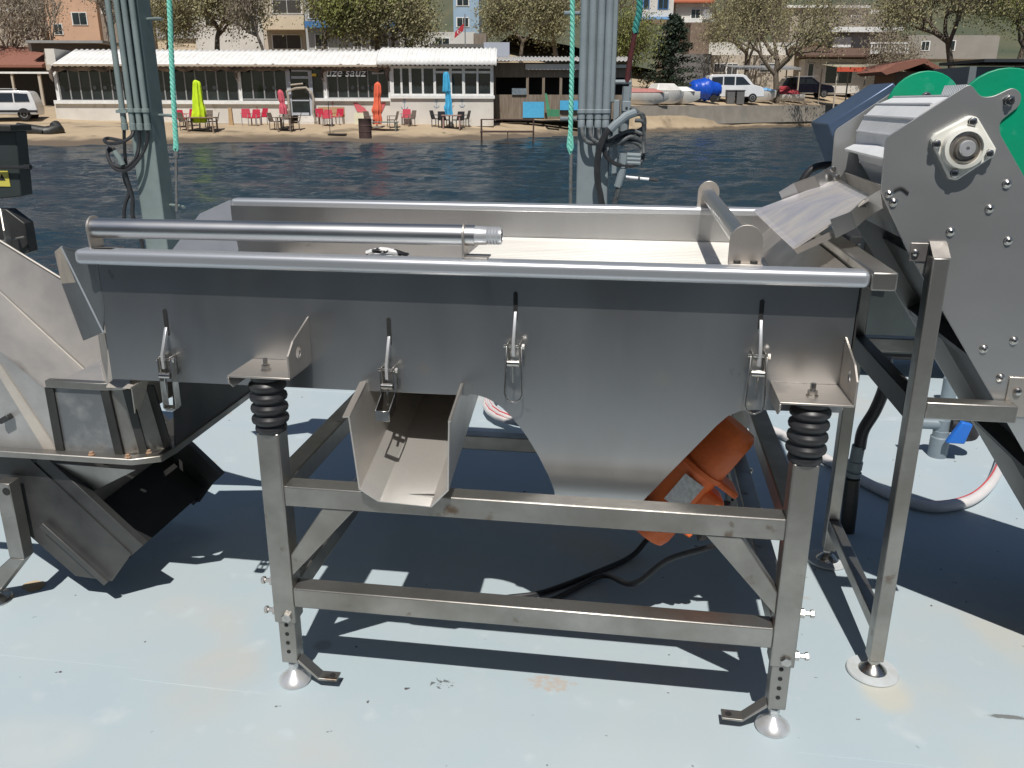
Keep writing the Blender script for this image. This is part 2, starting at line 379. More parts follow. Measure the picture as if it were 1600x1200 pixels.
# ---- rubber springs + brackets
for i, x in enumerate((w_/2, L_-w_/2)):
    for y in (w_/2, YR+w_/2):
        prof = [(.036, 0), (.038, .006), (.036, .016)]
        for k in range(4):
            z0 = .018+.028*k; prof += [(.034, z0), (.043, z0+.007), (.0445, z0+.013), (.043, z0+.019), (.034, z0+.026)]
        prof += [(.038, .132), (.038, .143), (.03, .1445)]
        b = MB(); b.lathe((x, y, .7235), (0, 0, 1), prof, 32); b.build('rubber_spring', BLACK, VS, sharp=60)
        front = y < .5
        ys = (-.02, YW-.0015) if front else (YB+.0015, YB+.14)
        x0, x1 = (x-.075, x+.078)
        b = MB(); b.box(x0, x1, ys[0], ys[1], .868, .873)
        ff = ys[0] if front else ys[1]
        b.prism([(x0, ff, .868), (x0, ff, .855), (x0, ff+(.02 if front else -.02), .838), (x0, ys[1] if front else ys[0], .838), (x0, ys[1] if front else ys[0], .868)], (.004, 0, 0))
        br = b.build('spring_bracket', STEELW, VS, bevel=.0012)
        # gusset with a round lifting hole: ring of faces around the hole
        gx = x1-.003; yy0, yy1 = ys if front else (ys[1], ys[0])
        outer = [(yy0, .8735), (yy0, .925), (yy0+(yy1-yy0)*.25, .952), (yy1, .985), (yy1, .8735)]
        cy, cz, rr = yy0+(yy1-yy0)*.42, .918, .014; N = 20
        def edge_pt(t):
            d = (cos(t), sin(t)); best = 1e9
            for k in range(len(outer)):
                a, c = outer[k], outer[(k+1) % len(outer)]; ex, ez = c[0]-a[0], c[1]-a[1]
                den = d[0]*ez - d[1]*ex
                if abs(den) < 1e-9: continue
                s1 = ((a[0]-cy)*ez-(a[1]-cz)*ex)/den; s2 = ((a[0]-cy)*d[1]-(a[1]-cz)*d[0])/den
                if s1 > 0 and -1e-6 <= s2 <= 1+1e-6: best = min(best, s1)
            return (cy+d[0]*best, cz+d[1]*best)
        angs = sorted([2*pi*k/N for k in range(N)] + [math.atan2(c-cz, a-cy) % (2*pi) for a, c in outer])
        b = MB(); vs = []
        for t in angs:
            e = edge_pt(t)
            for g in (gx, gx+.004): vs += [(g, cy+rr*cos(t), cz+rr*sin(t)), (g, e[0], e[1])]
        fs = []; n_ = len(angs)
        for k in range(n_):
            a = 4*k; c = 4*((k+1) % n_)
            fs += [(a, a+1, c+1, c), (a+2, c+2, c+3, a+3), (a, c, c+2, a+2), (a+1, a+3, c+3, c+1)]
        b.add(vs, fs); b.build('lifting_gusset', STEELW, br)
        b = MB(); b.lathe((x, y, .873), (0, 0, 1), [(.013, 0), (.013, .004), (.0105, .0045), (.0105, .014), (.006, .0145), (.006, .03)], 6); b.build('bracket_bolt', CHROME, br)
# ---- side walls (one plate each: tray side + centre skirt)
def arc(c, r, a0, a1, n=8): return [(c[0]+r*cos(radians(a0+(a1-a0)*k/n)), c[1]+r*sin(radians(a0+(a1-a0)*k/n))) for k in range(n+1)]
prof = [(-.43, 1.115), (-.435, .800), (.495, .803)]
prof += [(.501, .807), (.521, .8045), (.54, .799), (.56, .789), (.579, .775), (.600, .755), (.618, .733), (.637, .707), (.653, .681), (.668, .655), (.682, .627), (.693, .605), (.701, .585), (.708, .565), (.712, .53), (.91, .53), (.936, .567), (1.02, .675), (1.085, .758), (1.11, .785), (1.14, .80), (1.172, .803), (1.36, .806), (1.364, 1.115)]
for y in (YW, YB):
    if y > .5: prof[0] = (-.60, 1.115); prof[1] = (-.60, .95); prof.insert(2, (-.45, .80))
    b = MB(); b.prism([(x, y, z) for x, z in prof], (0, .004 if y > .5 else .004, 0))
    b.build('side_wall', STEEL, VS, bevel=.0008, seg=1)
prof = None
# ---- rolled rims
def rim(p, q, name='rim'):
    b = MB(); b.bar(p, q, .052, .036); return b.build(name, POL, VS, bevel=.013, seg=6, sharp=60)
rim((-.452, YW-.026, 1.122), (1.372, YW-.026, 1.122)); rim((-.60, YB+.026, 1.121), (1.372, YB+.026, 1.121))
b = MB(); b.box(1.3725, 1.425, YW-.052, YB+.054, 1.100, 1.140); b.build('end_rim', STEEL2, VS, bevel=.004)
b = MB(); b.box(1.3645, 1.3685, YW, YB, .83, 1.10); b.build('end_wall', DARKST, VS)
b = MB(); b.sheet([(1.366, YW+.004, 1.115), (1.366, YB, 1.115), (1.24, YB, .985), (1.24, YW+.004, .985)], .003); b.build('inlet_slope', STEELW, VS)
# ---- tray floor, screen deck
b = MB(); b.box(-.43, .42, YW+.004, YB, .925, .930); b.box(-.43, 1.364, YW+.004, YB, .812, .816); b.build('tray_floor', STEELW, VS)
b = MB(); ng = 38
x0, x1 = .36, 1.27
for k in range(ng):
    y0 = YW+.008+(YB-YW-.012)*k/ng; dy = (YB-YW-.012)/ng
    b.box(x0, x1, y0+dy*.2, y0+dy*.8, 1.012, 1.024)
b.box(x0, x1, YW+.005, YB-.001, 1.004, 1.012)
b.build('screen_deck', mat('wedge_wire', (.92, .89, .82), (.74, .71, .66), rough=.45, metal=.1, scale=2.2, stretch=(1, 3, 1), rvar=.1), VS, bevel=.0015, seg=1)
b = MB(); b.box(x0-.004, x0, YW+.005, YB-.001, .93, 1.022); b.build('screen_edge', STEELW, VS)
# ---- outlet wings (left end)
def wing(pts, lip, name='outlet_wing'):
    b = MB(); b.sheet(pts, .003); o = b.build(name, WINGM, VS)
    if lip: b = MB(); b.sheet(lip, .003); b.build('wing_lip', WINGM, o)
W0, W1, W2, W2b = P(125, 391, y=YW), P(162, 519, y=YW), P(96, 385, y=.16), P(119, 441, y=.15)
dl = Vector((-.045, .05, -.004))
W3, W4, W5 = P(131, 532, y=.17), P(97, 443, y=.22), P(86, 393, y=.24)
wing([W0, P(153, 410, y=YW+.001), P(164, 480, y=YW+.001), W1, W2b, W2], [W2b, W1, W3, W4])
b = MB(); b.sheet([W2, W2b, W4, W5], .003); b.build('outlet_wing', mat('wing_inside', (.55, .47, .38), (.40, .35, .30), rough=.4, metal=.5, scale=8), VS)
b = MB(); b.sheet([W0+Vector((.0, .004, 0)), W2+Vector((0, .004, 0)), W5, Vector((-.46, .36, 1.10))], .002) if False else b.bar(W2, W1, .004, .006); b.build('wing_edge', POL, VS)
Fq = [Vector((-.60, YB+.006, 1.135)), P(312, 334, y=YB-.05), P(268, 392, y=YB-.05), P(300, 440, y=YB-.05), Vector((-.52, YB+.004, .93)), Vector((-.58, YB+.004, .95))]
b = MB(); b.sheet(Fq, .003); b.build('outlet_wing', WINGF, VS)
# ---- spray pipe along the front rim
yp = .115; z1, z2 = 1.186, 1.190
xa, xb = P(148, 362, y=yp).x, P(735, 370, y=yp).x
b = MB(); b.tube([(xa, yp, z1), (xb, yp, z2)], .0235, 28); b.tube([(xb, yp, z2), (xb+.012, yp, z2)], .0235, 28)
sp = b.build('spray_pipe', PIPE, VS)
b = MB(); b.lathe((xb+.01, yp, z2), (1, 0, 0), [(.0215, 0), (.0205, .028)]+[(.0195+.0016*(k % 2), .03+.0035*k) for k in range(9)]+[(.019, .062), (.014, .0625), (.014, .05)], 28); b.build('threaded_end', FOOTM, sp)
for x, z in ((xa, z1), (xb-.012, z2)):
    b = MB(); pl = [(-.026, -.048), (.026, -.048)] + [(.030*cos(radians(a)), .030*sin(radians(a))) for a in range(-20, 201, 20)]
    b.prism([(x-.003, yp+a, z+c) for a, c in pl], (.005, 0, 0))
    b.box(x+.002, x+.055, yp-.026, yp+.026, z-.050, z-.046); b.build('pipe_bracket', STEELW, sp, bevel=.001)
# ---- cross pipe over the tray
c0, c1 = Vector((1.118, .14, 1.178)), Vector((1.118, YB+.03, 1.178))
b = MB(); b.tube([c0, c1], .0225, 28); cp = b.build('cross_pipe', PIPE, VS)
for y, t in ((c0.y-.004, 0), (c1.y+.004, 1)):
    b = MB(); pl = [(-.036, -.040), (.036, -.040)] + [(.036*cos(radians(a)), .010+.036*sin(radians(a))) for a in range(0, 181, 15)]
    b.prism([(c0.x+a, y, c0.z+c) for a, c in pl], (0, .004, 0)); b.box(c0.x-.036, c0.x+.036, y-.03 if not t else y+.004, y if not t else y+.034, c0.z-.0405, c0.z-.036)
    e = b.build('pipe_end_plate', STEELW, cp, bevel=.001)
    b = MB()
    for s_ in (-.018, .018): b.lathe((c0.x+s_, y-.016 if not t else y+.018, c0.z-.036), (0, 0, 1), [(.008, 0), (.008, .006), (.006, .007)], 6)
    b.build('bolt', DARKST, e)
# ---- centre discharge chute below the tray
yf = -.03
def cpts(y, dz):
    return [(x, y, z+dz) for x, z in ((.247, .790), (.262, .610), (.308, .581), (.430, .576), (.472, .622), (.478, .790))]
A_ = cpts(yf, 0); B_ = cpts(.75, .20)
b = MB(); nrm = Vector((0, 0, 1)); T = .0035
vs = []; fs = []
cx, cz = .365, .72
for ring in (A_, B_):
    for pnt in ring: vs.append(pnt)
    for pnt in ring: vs.append((pnt[0]+(T if pnt[0] > cx else -T), pnt[1], pnt[2]-T*.6))
for k in range(5):
    fs += [(k, k+1, 12+k+1, 12+k), (6+k, 18+k, 18+k+1, 6+k+1), (k, 6+k, 6+k+1, k+1)]
fs += [(0, 12, 18, 6), (5, 11, 23, 17)]
b.add(vs, fs); ch = b.build('discharge_chute', CHUTEM, VS, sharp=10)
b = MB(); b.sheet([(.247, yf, .790), (.229, yf+.003, .787), (.229, .11, .827), (.247, .11, .832)], .003); b.sheet([(.478, yf, .790), (.484, yf, .793), (.484, .117, .835), (.478, .117, .832)], .004); split_build(b, 'chute_flange', STEELW, ch)
# ---- vibration motor
m0, m1 = Vector((1.165, .40, .655)), Vector((.937, .365, .338))
ax = (m1-m0).normalized(); Lm = (m1-m0).length
b = MB(); b.lathe(m0, ax, [(.02, -.012), (.058, -.008), (.066, .004), (.068, .02), (.068, .135), (.076, .137), (.076, .15), (.066, .152)]+[(.064, .155), (.064, .29)]+[(.066, .30), (.076, .302), (.076, .318), (.068, .32), (.068, Lm-.03), (.062, Lm-.01), (.03, Lm)], 36)
mo = b.build('vibration_motor', ORANGE, VS)
side = ax.cross(Vector((0, 1, 0))).normalized()
if side.x < 0: side = -side
b = MB(); c = m0+ax*.235+side*.072; b.bar(c-ax*.06, c+ax*.065, .10, .080, side)
b.build('terminal_box', ORANGE, mo, bevel=.018, seg=4)
for t_, e_ in ((.143, .118), (.305, .095)): b = MB(); b.bar(m0+ax*t_+side*.03, m0+ax*t_+side*e_, .10, .018, ax); b.build('mounting_foot', ORANGE, mo, bevel=.006)
fr = Vector((0, -1, 0)); fr = (fr-ax*fr.dot(ax)).normalized()
b = MB(); c = m0+ax*.215+fr*.067-side*.008; b.bar(c-ax*.045, c+ax*.045, .062, .002, fr); pl_ = b.build('rating_plate', mat('rating_label', (.62, .63, .63), (.42, .42, .42), rough=.4, scale=90, metal=.2), mo)
b = MB(); q_ = m0+ax*.27+side*.105; b.tube([q_, q_+Vector((.01, -.01, -.045))], .017, 12); q_ = m0+ax*.185+side*.12; b.tube([q_, q_+Vector((.012, 0, -.06))], .015, 12); split_build(b, 'cable_gland', BLACK, mo)
b = MB(); s0 = m0+ax*.19+side*.13
b.tube(smooth_path([s0, s0+Vector((.02, 0, -.03)), s0+Vector((.0, .02, -.12)), (1.02, .47, .20), (.92, .50, .09), P(940, 900, z=.02), P(860, 938, z=.012), P(800, 948, z=.012)]), .009, 10); b.build('motor_cable', BLACK, mo)
# cross plate that carries the motor between the skirts
b = MB(); b.sheet([(1.02, YW+.006, .70), (1.02, YB-.002, .70), (.80, YB-.002, .555), (.80, YW+.006, .555)], .008); b.build('motor_base_plate', DARKST, VS)
# ---- toggle latches on the front wall
def latch(x, zt, kind):
    yq = YW-.0012; p = VS
    b = MB(); b.box(x-.005, x+.005, yq-.0006, yq, zt-.062, zt); sl_ = [(.005*cos(radians(a)), .005*sin(radians(a))) for a in range(0, 181, 30)]
    b.prism([(x+a, yq-.0006, zt+c) for a, c in sl_], (0, .0006, 0))
    lt = b.build('toggle_latch', BLACKM, p)
    zp = zt-.118                                         # pivot height
    b = MB(); b.prism([(x-.003, yq-.001, zt-.040), (x-.003, yq-.006, zt-.040), (x-.003, yq-.040, zp+.016), (x-.003, yq-.040, zp-.02), (x-.003, yq-.032, zp-.02), (x-.003, yq-.030, zp+.012), (x-.003, yq-.001, zt-.055)], (.007, 0, 0))
    b.build('hook_lever', FOOTM, lt, bevel=.001)
    b = MB(); b.box(x-.016, x-.012, yq-.03, yq, zp-.045, zp+.008); b.box(x+.012, x+.016, yq-.03, yq, zp-.045, zp+.008); b.build('latch_bracket', STEEL2, lt, bevel=.0015)
    b = MB(); b.tube([(x-.024, yq-.024, zp), (x+.024, yq-.024, zp)], .004, 10); b.lathe((x+.019, yq-.024, zp), (1, 0, 0), [(.007, 0), (.007, .006)], 6); b.build('pivot_bolt', CHROME, lt); b = MB(); b.tube([(x-.014, yq-.034, zp-.038), (x+.014, yq-.034, zp-.038)], .008, 14); b.tube([(x, yq-.036, zp-.045), (x, yq-.036, zp-.085)], .003, 8); b.build('draw_bolt', CHROME, lt)
    if kind == 'wire':
        b = MB(); b.tube([(x-.017, yq-.026, zp), (x-.021, yq-.03, zp-.115), (x-.017, yq-.032, zp-.126), (x-.004, yq-.032, zp-.135), (x+.004, yq-.032, zp-.135), (x+.017, yq-.032, zp-.126), (x+.021, yq-.03, zp-.115), (x+.018, yq-.026, zp)], .0024, 8)
    elif kind == 'strap':
        b = MB()
        for s_ in (-1, 1): b.box(x+s_*.0165-.0012, x+s_*.0165+.0012, yq-.034, yq-.008, zp-.125, zp+.004)
        b.prism([(x-.0177, yq-.034, zp-.1255), (x+.0177, yq-.034, zp-.1255), (x+.010, yq-.034, zp-.132), (x-.010, yq-.034, zp-.132)], (0, .026, 0))
    else:
        b = MB()
        for s_ in (-1, 1):
            xs = x+s_*.0165
            b.prism([(xs-.0012, yq-.012, zp), (xs-.0012, yq-.034, zp), (xs-.0012, yq-.036, zp-.06), (xs-.0012, yq-.085, zp-.082), (xs-.0012, yq-.085, zp-.108), (xs-.0012, yq-.03, zp-.098), (xs-.0012, yq-.012, zp-.06)], (.0024, 0, 0))
        b.box(x-.0175, x+.0175, yq-.088, yq-.085, zp-.108, zp-.082)
    b.build('latch_handle', CHROME, lt, bevel=.0006, seg=1)
for x, zt, kd in ((-.265, .985, 'strap'), (.305, .985, 'bent'), (.61, 1.057, 'wire'), (1.162, 1.058, 'wire')): latch(x, zt, kd)
# cable from the motor to the left on the deck
cb = MB(); cb.tube(smooth_path([P(1012, 842, z=.05)+Vector((0, .0, 0)), P(985, 870, z=.012), P(930, 895, z=.01), P(850, 925, z=.01), P(790, 934, z=.01), P(720, 945, z=.01), P(660, 953, z=.01)]), .009, 10)
tag(cb.build('power_cable', BLACK), 'black power cable lying on the deck in the shade under the screen table', 'cable')
# scrap of black and white plastic in the tray
b = MB(); q = P(572, 391, z=1.145); q = Vector((q.x, .30, 1.11))
rr = random.Random(4)
b.tube(smooth_path([q+Vector((-.05, .0, 0)), q+Vector((-.02, .0, .008)), q+Vector((.02, .01, .004)), q+Vector((.06, .0, -.004))], 5), [.006+.003*rr.random() for _ in range(16)], 8)
b.box(q.x-.045, q.x+.045, q.y-.02, q.y+.03, .9305, q.z-.004)
tag(b.build('spray_nozzle_block', mat('black_white_plastic', (.7, .7, .7), (.01, .01, .01), rough=.4, scale=30, contrast=(.5, .52))), 'small black and white nozzle block inside the tray behind the front rim', 'nozzle block')
# ================================================================== RIGHT INCLINED CONVEYOR
IC = thing('inclined_conveyor', 'tall inclined conveyor with smooth steel side plates, white belt and green guards', 'conveyor', (1.9, .6, 0))
YN, YF = .32, .86
dv = Vector((.575, 0, -.818)); nv = Vector((.818, 0, .575))
def pz(pts, y=YN): return [(P(u, v, y=y).x, P(u, v, y=y).z) for u, v in pts]
def cfil(pts, r=.012, n=4):          # round the corners of an xz outline
    out = []; m_ = len(pts)
    for i in range(m_):
        a, b, c = Vector(pts[i-1]), Vector(pts[i]), Vector(pts[(i+1) % m_])
        d1 = (a-b); d2 = (c-b); rr = min(r, d1.length*.45, d2.length*.45); d1.normalize(); d2.normalize()
        p1, p2 = b+d1*rr, b+d2*rr
        for k in range(n+1): t = k/n; out.append(tuple((1-t)**2*p1+2*t*(1-t)*b+t*t*p2))
    return out
head = pz([(1376, 300), (1384, 215), (1516, 130), (1533, 152), (1552, 151), (1583, 136), (1597, 146), (1594, 165), (1562, 190), (1562, 208), (1600, 275)])
low = [(2.62, .09), (2.25, .09)]
low2 = [(1.509+.345*k, 1.15-.491*k) for k in (1, 0)]
outline = cfil(head + low + [(2.19, .18)] + low2, .012)
SIDEP = mat('satin_side_plate', (.60, .60, .59), (.50, .50, .495), rough=.38, metal=.85, scale=2.2, rvar=.07, bump=.03, bscale=14, stretch=(.7, 1, 1.6))
for y, nm in ((YN, 'side_plate'), (YF, 'side_plate')):
    b = MB(); b.prism([(x, y, z) for x, z in outline], (0, .006, 0)); sp_ = b.build(nm, SIDEP, IC, bevel=.001, seg=1)
    if y == YN: near_plate = sp_
# dome bolts
for u, v, r in ((1396, 316, .009), (1389, 303, .008), (1485, 362, .009), (1546, 326, .009), (1575, 376, .009), (1573, 287, .009), (1537, 545, .009), (1584, 532, .009), (1563, 590, .009)):
    q = P(u, v, y=YN); b = MB(); b.lathe(q, (0, -1, 0), [(r*1.15, 0), (r*1.15, .0015), (r, .002), (r*.8, .006), (r*.4, .008), (r*.38, .006), (.0001, .006)], 20)
    b.build('dome_bolt', CHROME, near_plate)
q = P(1576, 157, y=YN); b = MB(); b.lathe(q, (0, -1, 0), [(.013, 0), (.013, .002), (.010, .003), (.010, .010), (.005, .011), (.005, .016)], 6); b.build('hex_bolt', CHROME, near_plate)
b = MB(); b.tube(smooth_path([P(1397, 298, y=YN-.0006), P(1408, 294, y=YN-.0006), P(1419, 302, y=YN-.0006)], 5), .0035, 8); b.build('adjusting_slot', BLACKM, near_plate)
# bearing block
bb = [P(u, v, y=YN) for u, v in ((1451, 218), (1457, 209), (1512, 180), (1524, 183), (1553, 232), (1550, 243), (1492, 281), (1480, 279))]
b = MB(); b.prism([(p_.x, YN-.0005, p_.z) for p_ in bb], (0, -.016, 0)); be = b.build('bearing_block', CREAM, IC, bevel=.004, seg=3)
sc = P(1506, 231, y=YN-.02)
b = MB(); b.lathe((sc.x, YN-.016, sc.z), (0, -1, 0), [(.047, 0), (.044, .018), (.036, .020), (.0355, .012), (.03, .011)], 36); b.build('bearing_housing', CREAM, be)
b = MB(); b.lathe((sc.x, YN-.026, sc.z), (0, -1, 0), [(.033, 0), (.033, .004), (.029, .005), (.0285, .002), (.023, .002), (.023, .013), (.017, .0135)], 36); b.build('bearing_ring', mat('worn_bearing', (.42, .37, .31), (.52, .50, .47), rough=.4, metal=.9, scale=60), be)
b = MB(); b.lathe((sc.x, YN-.03, sc.z), (0, -1, 0), [(.017, 0), (.017, .014), (.0155, .016), (.004, .016), (.004, .010), (.0001, .010)], 28); b.build('shaft', FOOTM, be)
for u, v in ((1463, 225), (1519, 190), (1545, 240), (1491, 271)):
    q = P(u, v, y=YN-.016); b = MB(); b.lathe((q.x, YN-.0165, q.z), (0, -1, 0), [(.0105, 0), (.0105, .0015), (.009, .002), (.009, .008), (.007, .009)], 6); b.build('bearing_bolt', CHROME, be)
# belt with facets around the head, flights running down
SH = Vector((sc.x, 0, sc.z)); RB = .112
y0, y1 = YN+.035, YF-.035
facet = []
for k in range(9):
    a = radians(35 + 180*k/8); facet.append(SH + Vector((cos(a), 0, sin(a)))*RB)
upend = facet[0]+dv*1.35; dnend = facet[-1]+dv*1.35
b = MB(); path = [upend]+facet+[dnend]; inner = [SH+(p_-SH)*.93 if i not in (0, len(path)-1) else p_-(nv*.008 if i == 0 else -nv*.008) for i, p_ in enumerate(path)]
vs = []
for o_, i_ in zip(path, inner): vs += [(o_.x, y0, o_.z), (o_.x, y1, o_.z), (i_.x, y0, i_.z), (i_.x, y1, i_.z)]
fs = []
for k in range(len(path)-1):
    a, c = 4*k, 4*k+4; fs += [(a, a+1, c+1, c), (a+2, c+2, c+3, a+3), (a, c, c+2, a+2), (a+1, a+3, c+3, c+1)]
b.add(vs, fs)
BELT = mat('white_belt', (.85, .86, .86), (.80, .81, .82), rough=.4, scale=30)
add_stain(BELT, (.60, .60, .60), 3, .6, .8)
nn = BELT.node_tree.nodes; wv = nn.new('ShaderNodeTexWave'); wv.bands_direction = 'Y'; wv.inputs['Scale'].default_value = 26; tcn = nn.new('ShaderNodeTexCoord'); bp_ = nn.new('ShaderNodeBump'); bp_.inputs['Strength'].default_value = .6; bp_.inputs['Distance'].default_value = .004
BELT.node_tree.links.new(tcn.outputs['Object'], wv.inputs[0]); BELT.node_tree.links.new(wv.outputs[1], bp_.inputs['Height']); BELT.node_tree.links.new(bp_.outputs[0], nn['Principled BSDF'].inputs['Normal'])
_s = nn['Principled BSDF'].inputs['Base Color'].links[0].from_socket; _m = nn.new('ShaderNodeMix'); _m.data_type = 'RGBA'; _r = nn.new('ShaderNodeMapRange'); _r.inputs[1].default_value = .12; _r.inputs[2].default_value = .0; _r.inputs[4].default_value = .55
BELT.node_tree.links.new(wv.outputs[1], _r.inputs[0]); BELT.node_tree.links.new(_r.outputs[0], _m.inputs[0]); BELT.node_tree.links.new(_s, _m.inputs[6]); _m.inputs[7].default_value = (.30, .31, .33, 1); BELT.node_tree.links.new(_m.outputs[2], nn['Principled BSDF'].inputs['Base Color'])
belt = b.build('belt', BELT, IC, sharp=15)
for k in range(1, 9):                # hinge rods showing as fine rows across the belt
    c = facet[k]; d = (c-SH).normalized(); b = MB(); b.tube([(c.x+d.x*.0005, y0+.002, c.z+d.z*.0005), (c.x+d.x*.0005, y1-.002, c.z+d.z*.0005)], .0035, 6); b.build('belt_hinge', mat('belt_hinge', (.55, .56, .58), rough=.5) if k == 1 else bpy.data.materials['belt_hinge'], belt)
for a in (78, 165):
    ar = radians(a); c = SH+Vector((cos(ar), 0, sin(ar)))*RB; d = Vector((cos(ar), 0, sin(ar))); t = Vector((-sin(ar), 0, cos(ar)))
    b = MB(); b.prism([(c+t*.004).to_tuple()[:1]+(y0+.02,)+(c+t*.004).to_tuple()[2:], (c-t*.004).to_tuple()[:1]+(y0+.02,)+(c-t*.004).to_tuple()[2:], ((c-t*.003+d*.026).x, y0+.02, (c-t*.003+d*.026).z), ((c+t*.003+d*.026).x, y0+.02, (c+t*.003+d*.026).z)], (0, .20, 0))
    if a == 78: b.build('belt_cleat', BELT, belt)
b = MB(); b.tube([(SH.x, y0-.03, SH.z), (SH.x, y1+.03, SH.z)], .03, 20); b.build('head_drum', DARKST, IC)
b = MB(); b.sheet([P(1320, 234, y=.78), P(1344, 223, y=.84), P(1400, 236, y=.345), P(1400, 254, y=.33)], .008); b.build('belt_scraper', WPLAST, IC, bevel=.001)
# green guards
for y, ctr in ((YN+.0075, P(1562, 186, y=YN+.02)), (YF-.0195, P(1441, 170, y=YF-.01))):
    R_ = .108 if y < .5 else .100
    pts = []
    for k in range(17):
        a = radians(-55+ (180)*k/16 + 0); a = radians(35 + 180*k/16 - 0)
        pts.append((ctr.x+R_*cos(a), y, ctr.z+R_*sin(a)))
    # capsule running down the conveyor
    L2 = 1.25
    pts = pts + [(pts[-1][0]+dv.x*L2, y, pts[-1][2]+dv.z*L2), (pts[0][0]+dv.x*L2, y, pts[0][2]+dv.z*L2)]
    b = MB(); b.prism(pts, (0, .012, 0)); g_ = b.build('green_guard', GREEN, IC, bevel=.002)
    if y > .5:
        q = P(1447, 151, y=y); b = MB(); b.lathe((q.x, y-.0005, q.z), (0, -1, 0), [(.013, 0), (.013, .002), (.009, .003), (.009, .008)], 20); b.build('guard_bolt', CHROME, g_)
# motor hood behind the far plate
b = MB(); pr = [(1.408, 1.418), (1.573, 1.532), (1.66, 1.42), (1.47, 1.29)]
b.prism([(x, YF+.008, z) for x, z in pr], (0, .26, 0)); b.build('motor_hood', mat('sky_tinted_hood', (.075, .115, .19), (.06, .09, .15), rough=.35, scale=3, metal=.3), IC, bevel=.004)  # sheet metal hood, the blue of reflected sky put into its colour
b = MB(); b.tube(smooth_path([(1.50, YF+.15, 1.30), (1.40, YF+.14, 1.28), (1.37, YF+.13, 1.18), (1.42, YF+.13, 1.05), (1.55, YF+.12, .98)]), .012, 12); b.build('motor_hose', BLACK, IC)
# inner plates, return pan
b = MB(); b.sheet([(1.47, YN+.007, 1.285), (1.47, YF-.001, 1.285), (1.53, YF-.001, 1.16), (1.53, YN+.007, 1.16)], .003); b.build('inner_plate', STEELW, IC)
e0 = Vector((1.60, 0, 1.10)); e1 = e0+dv*1.2
b = MB(); b.sheet([(e0.x, YN+.007, e0.z), (e0.x, YF-.001, e0.z), (e1.x, YF-.001, e1.z), (e1.x, YN+.007, e1.z)], .003); b.build('return_pan', DARKST, IC)
for k in (.28, .62):
    c = Vector((1.509, 0, 1.15))+dv*k*1.2+nv*.03
    b = MB(); b.bar((c.x, YN+.008, c.z), (c.x, YF-.002, c.z), .05, .03, dv); b.build('cross_bar', DARKST, IC)
# feed chute
y_n, y_f = .36, .83
FL = [P(1240, 389, y=y_n+.005), P(1177, 330, y=y_f-.02), P(1305, 282, y=y_f), P(1362, 309, y=y_n)]
b = MB(); b.sheet(FL, .004); CHM = mat('stained_chute', (.80, .74, .67), (.52, .51, .56), rough=.38, metal=.5, scale=7, stretch=(1, 2.5, 1), rvar=.12)
fc = b.build('feed_chute', CHM, IC)
def zig(top, bot, ys):
    for k in range(len(top)-1):
        b = MB(); b.sheet([P(*top[k], y=ys[k]), P(*top[k+1], y=ys[k+1]), P(*bot[k+1], y=ys[k+1]), P(*bot[k], y=ys[k])], .003); b.build('chute_flange', STEEL if k != 1 else STEEL2, fc)
zig([(1297, 343), (1329, 331), (1350, 311), (1376, 296)], [(1306, 372), (1337, 356), (1357, 338), (1380, 325)], [.352, .352, .372, .335])
zig([(1217, 300), (1240, 286), (1273, 274), (1302, 258)], [(1225, 318), (1248, 303), (1281, 292), (1310, 279)], [.83, .83, .815, .845])
b = MB(); b.sheet([FL[0], FL[0]+Vector((.010, 0, -.012)), P(1300, 372, y=y_n+.005), P(1297, 362, y=y_n+.005)], .003); b.build('chute_skirt', STEELW, fc)
b = MB(); b.tube([P(1307, 281, y=y_f-.01), P(1360, 308, y=y_n+.01)], .004, 10); b.build('pivot_rod', CHROME, fc)
for u, v in ((1301, 264), (1307, 277)):
    q = P(u, v, y=.82); b = MB(); b.lathe(q, (0, -1, 0), [(.009, 0), (.009, .006), (.006, .009)], 12); b.build('chute_bolt', CHROME, fc)
# legs + beams
DISCM = mat('painted_foot_disc', (.52, .56, .58), (.45, .47, .47), rough=.5, scale=20)
def cleg(x, y, zt, foot=True):
    b = MB(); b.prism([(x, y, .047), (x+.038, y, .047), (x+.038, y, zt-.03), (x+.034, y, zt-.004), (x+.02, y+.03, zt), (x, y+.03, zt-.012)], (0, .018, 0)) if False else b.box(x, x+.038, y, y+.045, .047, zt)
    o = b.build('leg', STEEL2, IC, bevel=.003)
    b = MB(); c = (x+.019, y+.022, 0)
    b.lathe(c, (0, 0, 1), [(.066, .001), (.068, .004), (.066, .009), (.030, .010)], 32); f = b.build('foot_disc', DISCM, o)
    b = MB(); b.lathe((c[0], c[1], .009), (0, 0, 1), [(.038, 0), (.036, .004), (.022, .016), (.014, .022)], 20); b.lathe((c[0], c[1], .03), (0, 0, 1), [(.013, 0), (.015, .002), (.015, .012), (.010, .02)], 6); b.build('foot_screw', CHROME, f)
    return o
l1 = cleg(1.5545, .27, 1.14); l2 = cleg(1.5545, YF+.01, 1.14); cleg(2.32, .27, .45); cleg(2.32, YF+.01, .45)
b = MB(); b.prism([(1.5545, .2705, 1.1405), (1.5925, .2705, 1.1405), (1.5925, .3135, 1.172), (1.5545, .3135, 1.172)], (0, .005, 0)); b.build('leg_cap', STEELW, l1)
b = MB(); q = P(1420, 408, y=YN-.003); q2 = P(1483, 381, y=YN-.003); b.box(q.x, q2.x, YN-.0035, YN-.0005, q.z, q2.z); bk = b.build('leg_bracket', STEELW, near_plate, bevel=.0008)
for u in (1430, 1473):
    q = P(u, 395, y=YN-.004); b = MB(); b.lathe((q.x, YN-.004, q.z), (0, -1, 0), [(.009, 0), (.009, .002), (.007, .006), (.003, .008)], 16); b.build('dome_bolt', CHROME, bk)
